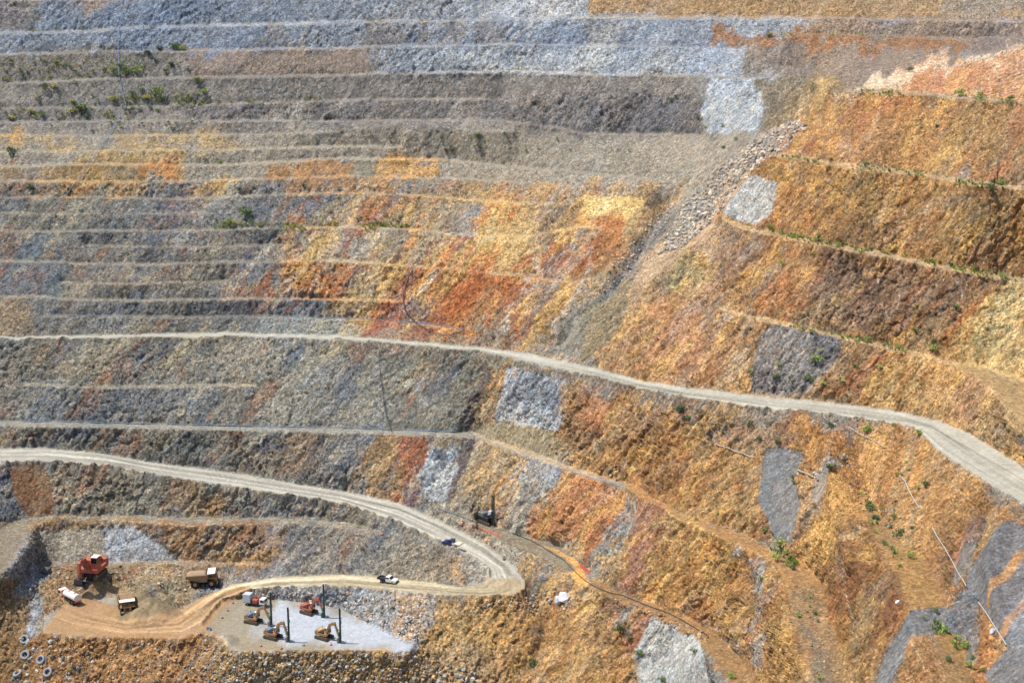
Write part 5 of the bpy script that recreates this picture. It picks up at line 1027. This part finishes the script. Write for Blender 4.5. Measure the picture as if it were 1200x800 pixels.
# plants one can point to, with what they stand beside
for a in [
 (730,742,14,'dark','big round dark shrub left of the pale concrete panel'), (740,750,10,'dark','second dark shrub touching the panel\'s left edge'), (748,766,10,'mid','shrub at the lower left edge of the pale concrete panel'),
 (813,763,9,'mid','shrub growing on the right half of the pale concrete panel'), (775,797,9,'mid','shrub at the very foot of the pale concrete panel'), (805.6,743,5,'mid','small shrub near the top right of the pale panel'), (856,792,9,'bright','bright shrub right of the hose terrace end'),
 (1008,576,9,'bright','lone bright green shrub above the orange hollow'), (1020,597,11,'dark','uppermost dark shrub of the hollow group'), (1027,608,9,'dark','second shrub from the top of the hollow group'), (1041,615,9,'dark','middle shrub of the hollow group'), (1050,628,15,'dark','largest dark shrub in the orange hollow'), (1047,605,9,'mid','shrub on the right upper side of the hollow group'), (1035,638,9,'dark','dark shrub just above the start of the ochre ledge'), (1064,651,12,'bright','wide bright shrub at the head of the ochre ledge'), (1068,620,6,'dark','small dark shrub right of the hollow group'), (1044,642,7,'mid','low shrub between ledge and hollow group'), (1024.5,623,7,'bright','bright shrub on the left rim of the hollow'),
 (897,623,9,'mid','shrub at the left foot of the tall grey panel'), (916,640,16,'bright','wide bright shrub directly under the tall grey panel'), (921,648,8,'bright','low bright shrub below the wide one under the panel'), (911,657,13,'bright','bright clump where the forward bench begins'), (922,662,10,'mid','shrub on the inner side of the forward bench start'), (929,666,8,'dark','dark shrub at the right of the forward bench start'), (894,681,10,'mid','shrub in the grey streak left of the forward bench'),
 (955.5,719,7,'mid','largest of the small shrubs on the forward bench'), (958,727,5,'mid','shrub just below the largest one on the forward bench'), (949,700,4,'bright','uppermost tiny shrub on the forward bench'), (948.5,710,4,'bright','second tiny shrub down the forward bench'), (934,721,7,'bright','shrub at the left edge of the forward bench'), (960,794,8,'bright','shrub near the bottom of the forward bench'),
 (979,562,12,'dark','dark shrub at the right edge of the small grey panel'), (930,566,6,'mid','shrub at the right edge of the tall grey panel'), (929,560,7,'dark','dark shrub inside the right edge of the tall grey panel'),
 (1106,739,8,'bright','bright shrub on the concrete fold beside the second ledge'), (1119,747,10,'bright','larger bright shrub right of the concrete fold'), (1130,757,9,'bright','bright shrub further right of the concrete fold'), (1138,770,7,'mid','shrub on the right side of the second ledge'), (1135,779,9,'bright','wide bright shrub at the right edge of the second ledge'), (1110,773,8,'dark','dark low shrub in the middle of the second ledge'), (1082,724,6,'mid','shrub on top of the draped concrete'), (1095,715,6,'mid','shrub at the lower end of the ochre ledge'), (1145,641,5,'mid','shrub high on the dark covered slope'), (1151,786,7,'mid','shrub under the dark covered slope'), (1084,569,9,'dark','dark shrub beside the white drain pipe below the haul road'), (1076,574,8,'yellow','yellowish shrub touching the white drain pipe'),
 (797,482,15,'dark','dark bush right under the upper haul road'), (806,491,8,'mid','small bush beside the dark one under the haul road'), (876,498,9,'dark','dark shrub on grey ground below the haul road'), (889,515,7,'dark','dark shrub right of the crest below the haul road'), (974,502,9,'dark','dark shrub in orange rock below the haul road'), (1014,505,12,'bright','bright shrub beside the short pale pipe'), (1077,511,10,'bright','bright shrub at the outer bend of the haul road'), (1046,499,5,'bright','small shrub at the edge of the haul road before the bend'), (911,521,7,'mid','shrub at the top of the tall grey panel'),
 (955,423,13,'bright','brightest shrub on the dark grey panel'), (908,442,9,'mid','shrub low on the left of the dark grey panel'), (950,447,10,'mid','shrub at the bottom of the dark grey panel'), (911,428,6,'bright','small shrub left of centre on the dark panel'), (879,436,8,'mid','shrub at the left edge of the dark grey panel'), (965,452,6,'bright','small shrub at the lower right of the dark panel'), (925,443,5,'mid','tiny shrub in the middle of the dark panel'), (961,412,6,'yellow','yellowish shrub at the upper right of the dark panel'),
 (987,448,7,'yellow','yellowish shrub right of the dark grey panel'), (1002,430,6,'mid','shrub on rubble right of the dark grey panel'), (1090,389,8,'dark','upper dark shrub at the end of the brown face'), (1092,401,8,'dark','middle dark shrub at the end of the brown face'), (1093,409,11,'bright','bright shrub under two dark ones on the third bench'), (1053,409,8,'mid','round shrub on the third bench left of the bright one'), (1017,401,9,'bright','bright shrub midway along the third bench'), (1119,361,7,'mid','shrub on the dark brown face'), (1073,358,6,'yellow','yellowish shrub in the brown face'), (1072,388,6,'dark','dark shrub low in the brown face'), (1031,432,6,'bright','shrub on orange rock below the third bench'), (1185,508,8,'dark','dark shrub on ochre rock above the road bend'), (1160,500,5,'mid','small shrub on ochre rock above the road bend'),
 (916,310,7,'bright','bright shrub high in the face under the second bench'), (950,299,6,'bright','shrub beneath the second bench'), (1124,113,14,'bright','wide bright shrub on the topmost right bench'), (1183,117,8,'mid','shrub at the right end of the topmost right bench'), (1148,112,7,'bright','shrub between two others on the topmost right bench'), (1065,84,9,'dark','dark shrub below the pale pinkish hump'), (1014,193,7,'mid','round green shrub on the upper right bench'), (1097,148,5,'dark','lone dark shrub in the upper orange face'), (1173,216,9,'bright','bright shrub near the right end of the upper right bench'), (1161,222,7,'dark','dark shrub hanging under the upper right bench'), (901,44,7,'mid','shrub at the end of the blue-grey face'), (901,267,9,'bright','bright shrub at the start of the second right bench'),
 (174,64,7,'dark','dark round shrub under the blue-grey face'), (187,59,8,'dark','dark shrub at the toe of the blue-grey face'), (204,58,9,'mid','wide shrub at the toe of the blue-grey face'), (214,59,7,'bright','bright shrub right of the wide one at the toe'), (183.6,73,6,'dark','dark shrub below the toe row'), (200.6,77,9,'dark','largest dark shrub of the upper left scree'), (209,76.5,5,'bright','bright shrub touching the largest dark one'), (219.6,82.5,6,'dark','dark shrub at the right end of the upper left scree'), (195,84.6,6,'mid','flat shrub below the largest dark one'), (142,79,9,'mid','round bush on top of the long green patch'), (132,84,10,'yellow','yellowish left end of the long green patch'), (148,87,13,'mid','middle of the long green patch'), (161,87,13,'bright','right end of the long green patch'), (138,89,8,'mid','lower bush of the long green patch'),
 (53,104,9,'dark','left half of the lone pair on bare grey scree'), (63,104,10,'yellow','right half of the lone pair on bare grey scree'), (231,97,11,'mid','bushy shrub beside the pale rock chute'), (239,109,8,'bright','shrub below the bushy one at the rock chute'), (182,112,16,'bright','broad yellow-green clump left of the rock chute'), (171,116,10,'yellow','yellowish clump beside the broad one'), (190,118,9,'mid','shrub under the broad clump'), (133,118,11,'yellow','yellowish clump right of the blue pipe'), (155,110,7,'mid','shrub between the clumps and the blue pipe'), (166,108,6,'mid','small shrub above the broad clump'), (94,129,14,'mid','broad bush on the dark strip at left'), (84,132,10,'yellow','yellowish bush beside the broad one on the dark strip'), (50,136,9,'mid','bush further left on the dark strip'), (36,133,9,'yellow','yellowish bush near the left end of the dark strip'), (13,140,9,'yellow','yellowish bush at the far left edge'), (153,131,9,'dark','dark bush at the end of the blue pipe'), (164,130,6,'dark','dark bush right of the pipe end'), (176,127,5,'dark','small dark bush right of the pipe end'), (186,131,7,'mid','shrub on grey scree right of the pipe end'), (102,139,5,'mid','small shrub below the broad bush'),
 (35,222,10,'dark','dark shrub on the ochre benches at far left'), (16,180,13,'dark','wide dark scrub on the grey bench at far left'), (280,223,6,'dark','upright dark shrub right of the yellow-orange patch'), (356,219,5,'dark','dark shrub right of the orange bench patch'), (240,188,6,'dark','dark shrub right of the yellow bench patch'), (258,190.5,5,'bright','bright shrub on the bench right of the dark one'), (290,253,15,'mid','wide scrub at the left end of the green ledge strip'), (270,262,12,'bright','bright scrub at the left end of the green ledge strip'), (620,776,15,'dark','dark scrub in the tan face at lower middle'), (84,784,5,'bright','small green plant on the rubble at lower left'),
 (522,176.5,5,'dark','left of two dark shrubs on grey scree'), (530,178,6,'dark','right of two dark shrubs on grey scree'), (561,172.5,8,'dark','largest dark shrub on the middle grey scree'), (560,160,7,'mid','shrub above the largest one on the middle scree'), (784,118,7,'dark','dark shrub on the dark scree near the white panel'), (793,115,5,'dark','small dark shrub near the white panel'), (818,140,6,'mid','shrub at the left edge of the white panel'), (846,148,5,'bright','shrub near the foot of the white panel'), (826,150,5,'yellow','yellowish shrub below the white panel\'s left corner'), (862,164,5,'bright','shrub under the white panel'), (847,174,5,'mid','small shrub on grey scree under the white panel')]:
    shrub(*a[:4], a[4], 'single shrubs that stand out on the pit walls')
# fields of small look-alike shrubs
def field(poly, n, lo, hi, tones, label, group):
    p = np.asarray(poly, float); k = 0
    while k < n:
        u = rs.uniform(p[:, 0].min(), p[:, 0].max()); v = rs.uniform(p[:, 1].min(), p[:, 1].max()); ins = False
        for a, b in zip(p, np.roll(p, -1, 0)):
            if a[1] != b[1] and ((a[1] > v) != (b[1] > v)) and u < (b[0]-a[0])*(v-a[1])/(b[1]-a[1])+a[0]: ins = not ins
        if ins: shrub(u, v, rs.uniform(lo, hi), rs.choice(tones), label, group); k += 1
field([(0,70),(110,68),(170,74),(170,90),(0,96)], 34, 2.5, 4.5, ['yellow','yellow','mid'], 'one of many tiny yellowish shrubs dotting the upper left scree', 'tiny shrubs on the upper left scree')
field([(20,112),(220,112),(235,124),(20,124)], 14, 2.5, 4.5, ['mid','yellow'], 'tiny shrub on the grey scree along the blue pipe', 'tiny shrubs along the blue pipe')
field([(100,143),(236,142),(236,156),(100,158)], 20, 2.5, 4, ['mid','dark','yellow'], 'tiny shrub on the grey scree under the dark strip', 'tiny shrubs under the dark strip')
field([(420,156),(560,152),(720,162),(780,175),(640,182),(430,166)], 26, 2.4, 4, ['mid','dark','bright'], 'tiny shrub on the long grey scree in the upper middle', 'tiny shrubs on the middle scree')
field([(250,256),(330,262),(480,250),(484,268),(252,267)], 22, 3, 6, ['bright','yellow','mid'], 'yellow-green tuft on the thin ledge strip in the middle', 'tufts on the green ledge strip')
field([(930,183),(1060,198),(1150,212),(1150,217),(1060,204),(930,188)], 12, 2.5, 4.5, ['bright','yellow'], 'small tuft on the upper right bench', 'tufts on the upper right bench')
field([(885,266),(990,283),(1100,306),(1188,322),(1188,328),(1060,304),(900,274)], 22, 3, 6, ['bright','bright','yellow'], 'yellow-green tuft along the second right bench', 'tufts on the second right bench')
field([(905,377),(1000,395),(1120,418),(1120,424),(1000,402),(905,382)], 12, 2.5, 5, ['bright','mid'], 'small tuft along the third right bench', 'tufts on the third right bench')
field([(780,590),(900,600),(900,640),(800,604)], 5, 3, 5, ['bright','mid'], 'small tuft by the forward bench below the haul road', 'tufts by the forward bench')
field([(1040,490),(1090,505),(1060,560),(1010,540)], 6, 3, 5, ['mid','bright'], 'small shrub on the orange slope under the road bend', 'shrubs under the road bend')
# ------------------------------------------------------------------ loose rock
def rubble(name, label, poly, n, lo, hi, cols, seed, bury=.25):
    r = random.Random(seed); p = np.asarray(poly, float); t_ = (1+5**.5)/2
    ico = np.array([(-1,t_,0),(1,t_,0),(-1,-t_,0),(1,-t_,0),(0,-1,t_),(0,1,t_),(0,-1,-t_),(0,1,-t_),(t_,0,-1),(t_,0,1),(-t_,0,-1),(-t_,0,1)])/math.sqrt(1+t_*t_)
    fc = np.array([(0,11,5),(0,5,1),(0,1,7),(0,7,10),(0,10,11),(1,5,9),(5,11,4),(11,10,2),(10,7,6),(7,1,8),(3,9,4),(3,4,2),(3,2,6),(3,6,8),(3,8,9),(4,9,5),(2,4,11),(6,2,10),(8,6,7),(9,8,1)])
    V_, F_, K_ = [], [], []; k = 0
    while k < n:
        u = r.uniform(p[:, 0].min(), p[:, 0].max()); v = r.uniform(p[:, 1].min(), p[:, 1].max()); ins = False
        for a, b in zip(p, np.roll(p, -1, 0)):
            if a[1] != b[1] and ((a[1] > v) != (b[1] > v)) and u < (b[0]-a[0])*(v-a[1])/(b[1]-a[1])+a[0]: ins = not ins
        if not ins: continue
        s_ = lo*(hi/lo)**(r.random()**2.2); q = np.clip(ico*1.5, -.8, .8)*np.array([r.uniform(.6, 1.3) for _ in range(3)])*np.array([[r.uniform(.8, 1.2)] for _ in range(12)])*s_*.55; q = q @ np.array(Matrix.Rotation(r.uniform(0, 3), 3, 'X') @ Matrix.Rotation(r.uniform(0, 3), 3, 'Y'))
        a_ = r.uniform(0, 6.28); ca, sa = math.cos(a_), math.sin(a_); q = q @ np.array([[ca, sa, 0], [-sa, ca, 0], [0, 0, 1]])
        V_.append(q+world(u, v)+np.array([0, -s_*.2, s_*bury])); F_.append(fc+12*k); c = lin3(r.choice(cols))*r.uniform(.75, 1.25); K_ += [tuple(c)+(1,)]*12; k += 1
    me = bpy.data.meshes.new(name); me.from_pydata(np.concatenate(V_).tolist(), [], np.concatenate(F_).tolist())
    a = me.attributes.new('col', 'FLOAT_COLOR', 'POINT'); a.data.foreach_set('color', np.array(K_, np.float32).ravel()); me.materials.append(STONE)
    o = bpy.data.objects.new(name, me); COL.objects.link(o)
    if label: o['label'] = label
    return o
STONE, nt, n, l = newmat('loose_stone'); out = n.new('ShaderNodeOutputMaterial'); b = n.new('ShaderNodeBsdfPrincipled'); l.new(b.outputs[0], out.inputs[0]); b.inputs['Roughness'].default_value = .9
at_ = n.new('ShaderNodeAttribute'); at_.attribute_name = 'col'; tc = n.new('ShaderNodeTexCoord'); q = n.new('ShaderNodeTexNoise'); q.inputs['Scale'].default_value = 3; l.new(tc.outputs['Object'], q.inputs[0])
mr = n.new('ShaderNodeMapRange'); mr.inputs[3].default_value = .6; mr.inputs[4].default_value = 1.4; l.new(q.outputs[0], mr.inputs[0]); vm = n.new('ShaderNodeVectorMath'); vm.operation = 'SCALE'; l.new(at_.outputs['Color'], vm.inputs[0]); l.new(mr.outputs[0], vm.inputs['Scale']); l.new(vm.outputs[0], b.inputs['Base Color'])
PALE = [(184,172,154), (160,150,136), (200,176,148), (136,128,118)]; GREY = [(160,156,150), (140,132,122), (176,170,160), (150,128,104), (120,112,104)]; TAN = [(176,138,92), (156,116,72), (190,156,112), (150,140,126), (132,98,62)]
for a in [
 ('rubble', 'loose grey and tan blocks heaped below the drill pad', [(236,752),(262,764),(480,765),(560,790),(540,812),(230,812)], 3000, .22, 1.05, GREY+TAN, 1),
 ('rubble', 'broken rock of the slide under the white panel', [(926,144),(948,150),(904,188),(868,222),(842,256),(800,290),(770,300),(800,240),(846,196),(888,166)], 2600, .25, 1.5, PALE, 2),
 ('rubble', 'stones strewn round the worn tyres', [(26,744),(110,748),(120,812),(6,812)], 420, .3, 1.2, TAN+GREY, 3),
 ('rubble', 'broken blocks below the pit floor lip', [(110,750),(236,752),(232,812),(116,812)], 600, .22, .9, TAN, 4),
 ('rubble', 'grey broken rock on the bank behind the drill pad', [(262,700),(330,692),(400,692),(500,704),(488,752),(430,728),(400,711),(330,701)], 900, .25, 1.1, GREY, 5),
 ('rubble', 'rubble strewn over the upper pit floor', [(50,664),(220,664),(232,690),(205,700),(120,688),(60,700)], 700, .2, .9, TAN+GREY, 6),
 ('rubble', 'stones on the slope in the orange hollow', [(985,560),(1040,560),(1066,600),(1050,640),(1012,600)], 220, .2, 1.0, TAN, 7),
 ('rubble', 'tumbled blocks beside the small grey panel', [(930,540),(985,530),(1000,545),(940,580)], 240, .2, .9, GREY, 8),
 ('rubble', 'rubble at the hairpin end of the haul road', [(600,700),(650,694),(690,704),(640,720),(560,712)], 340, .2, .9, TAN+GREY, 9),
 ('rubble', 'stones on the gully floor left of the slide', [(772,236),(800,240),(735,312),(690,352),(700,330)], 400, .25, 1.0, PALE, 10),
 ('rubble', 'loose stones on the forward bench', [(925,680),(964,684),(985,790),(950,790)], 160, .15, .7, TAN, 12),
 ('rubble', 'stones and clods at the foot of the golden face', [(690,690),(780,720),(840,745),(830,752),(760,722),(690,694)], 160, .2, .9, TAN, 13),
 ('rubble', 'stony toe below the brown dark faces', [(640,520),(740,552),(738,568),(640,530)], 120, .3, 1.2, TAN, 14)]:
    o = rubble(*a); o['kind'] = 'stuff'
def boulder(u, v, s_, cols, lb):
    m_ = [];
    o = rubble('boulder', None, [(u-.5, v-.5), (u+.5, v-.5), (u+.5, v+.5), (u-.5, v+.5)], 1, s_, s_*1.01, cols, int(u*7+v)); tag(o, lb, 'boulder')
boulder(660, 702, 3.0, [(196,192,186)], 'white boulder at the outer end of the hairpin'); boulder(653, 706, 2.0, [(190,190,192)], 'grey boulder just below the white one at the hairpin')
boulder(56, 671, 2.2, [(92,88,84)], 'dark boulder at the back left of the pit floor'); boulder(245, 737, 1.5, [(150,150,156)], 'grey boulder where the pit floor meets the drill pad'); boulder(590, 655, 1.2, [(120,110,100)], 'small dark boulder on the road edge above the hairpin')
boulder(1163, 742, 1.2, [(215,215,222)], 'small white block on the dark covered slope'); boulder(1052, 707, .9, [(205,212,225)], 'white block at the edge of the ochre ledge')
def grass(label, pts, wv, nt_, seed, tones=('bright', 'yellow', 'mid'), hgt=.9):
    r = random.Random(seed); V_, F_, MI = [], [], []
    for _ in range(nt_):
        f = r.uniform(0, len(pts)-1.001); i = int(f); f -= i; u = pts[i][0]*(1-f)+pts[i+1][0]*f+r.uniform(-2, 2); v = pts[i][1]*(1-f)+pts[i+1][1]*f+r.gauss(0, wv)
        if vn(np.array([u/14.]), np.array([v/9.+seed]))[0] < .5: continue
        p = world(u, v)+np.array([0, -.4, .1]); ti = r.randrange(len(tones)); s_ = r.uniform(.5, 1.2)*hgt
        for _ in range(7):
            a = r.uniform(0, 6.28); d = r.uniform(.1, .5)*s_; b0 = p+np.array([math.cos(a)*d*.5, math.sin(a)*d*.5, 0]); t0 = b0+np.array([math.cos(a)*d, math.sin(a)*d, s_*r.uniform(.5, 1)]); w_ = np.array([-math.sin(a), math.cos(a), 0])*.14*s_
            k = len(V_); V_ += [b0-w_, b0+w_, t0+w_*.6, t0-w_*.6]; F_.append((k, k+1, k+2, k+3)); MI.append(ti)
    me = bpy.data.meshes.new('grass'); me.from_pydata([tuple(x) for x in V_], [], F_)
    for t in tones: me.materials.append(LEAF[t])
    me.polygons.foreach_set('material_index', MI); o = bpy.data.objects.new('grass', me); COL.objects.link(o); o['kind'] = 'stuff'; o['label'] = label
grass('weeds along the upper right bench', [(915,184),(990,195),(1070,204),(1137,216),(1200,223)], 1.6, 260, 1); grass('weeds along the second right bench', [(858,262),(900,270),(969,286),(1053,301),(1120,315),(1190,328)], 2.0, 420, 2)
grass('weeds along the third right bench', [(880,371),(935,383),(1019,402),(1070,414)], 1.6, 220, 3); grass('green fringe on the thin ledge in the middle', [(250,264),(330,266),(400,265),(480,266)], 2.2, 380, 4, ('bright', 'yellow'), 1.0)
grass('weeds on the grey scree slopes at upper left', [(0,80),(60,82),(110,84),(170,80)], 9, 420, 5, ('yellow', 'mid'), .8); grass('weeds on the dark strip at upper left', [(0,134),(60,134),(110,132),(150,133)], 5, 320, 6, ('yellow', 'mid'), .9)
grass('weeds on the scree beside the rock chute', [(130,114),(180,114),(235,118)], 6, 260, 7, ('yellow', 'bright'), .9); grass('weeds at the lip of the upper blue-grey wall', [(0,38),(138,33),(351,27),(528,24)], .8, 200, 8, ('yellow', 'bright'), .7)
grass('weeds on the top right benches', [(905,41),(969,41),(1036,43),(1131,46)], 1.2, 160, 9, ('yellow', 'bright'), .8); grass('green fringe under the grey scree', [(230,121),(300,120),(380,117)], 1.6, 160, 10, ('bright', 'yellow'), .9)
grass('weeds in the orange hollow', [(1010,590),(1035,615),(1055,645)], 8, 160, 11, ('mid', 'bright'), .9); grass('weeds at the head of the forward bench', [(900,634),(920,648),(935,668)], 4, 120, 12, ('bright', 'mid'), 1.)
grass('weeds on the second ledge at lower right', [(1090,735),(1125,755),(1145,790)], 6, 120, 13, ('mid', 'bright'), .9); grass('weeds on the topmost right bench', [(1000,108),(1070,111),(1125,114),(1200,121)], 1.6, 200, 14)
# small pool below the terrace
def sheet_poly(name, pts, mat, dz=.06):
    bm = bmesh.new(); vs_ = [bm.verts.new(Vector(world(*p))+Vector((0, 0, dz))) for p in pts]
    zz = sum(v.co.z for v in vs_)/len(vs_)+.25
    for v in vs_: v.co.z = zz
    f = bm.faces.new(vs_); e = bmesh.ops.extrude_face_region(bm, geom=[f]); bmesh.ops.translate(bm, verts=[x for x in e['geom'] if isinstance(x, bmesh.types.BMVert)], vec=(0, 0, -.4)); bmesh.ops.recalc_face_normals(bm, faces=bm.faces)
    me = bpy.data.meshes.new(name); bm.to_mesh(me); bm.free(); me.materials.append(mat); o = bpy.data.objects.new(name, me); COL.objects.link(o); return o
o = sheet_poly('water', [(632,679.5),(638,678.5),(642,681),(639,684),(633,683)], simple('murky_water', (84,92,104), .15, 0, .1)); o['kind'] = 'structure'; o['label'] = 'small grey pool beside the hairpin'
# ------------------------------------------------------------------ light
SUN = np.array([-.42, .02, .88]); SUN /= np.linalg.norm(SUN)
el = math.asin(SUN[2]); az = math.atan2(SUN[0], SUN[1])
w = bpy.data.worlds.new('World'); S.world = w; w.use_nodes = True; nt = w.node_tree
sky = nt.nodes.new('ShaderNodeTexSky'); sky.sky_type = 'NISHITA'; sky.sun_disc = False; sky.sun_elevation = el; sky.sun_rotation = az; sky.altitude = 150
bg = nt.nodes['Background']; bg.inputs[1].default_value = .14; nt.links.new(sky.outputs[0], bg.inputs[0])
ld = bpy.data.lights.new('sun', 'SUN'); ld.energy = 3.9; ld.angle = math.radians(.53); ld.color = (1, .965, .91)
lo = bpy.data.objects.new('sun', ld); COL.objects.link(lo)
from mathutils import Vector
lo.rotation_euler = Vector(SUN).to_track_quat('Z', 'Y').to_euler()
S.view_settings.view_transform = 'Standard'; S.view_settings.look = 'None'; S.view_settings.gamma = 1; S.view_settings.exposure = 0.6; S.view_settings.use_curve_mapping = False
S.cycles.max_bounces = 4; S.cycles.diffuse_bounces = 3; S.cycles.use_denoising = True
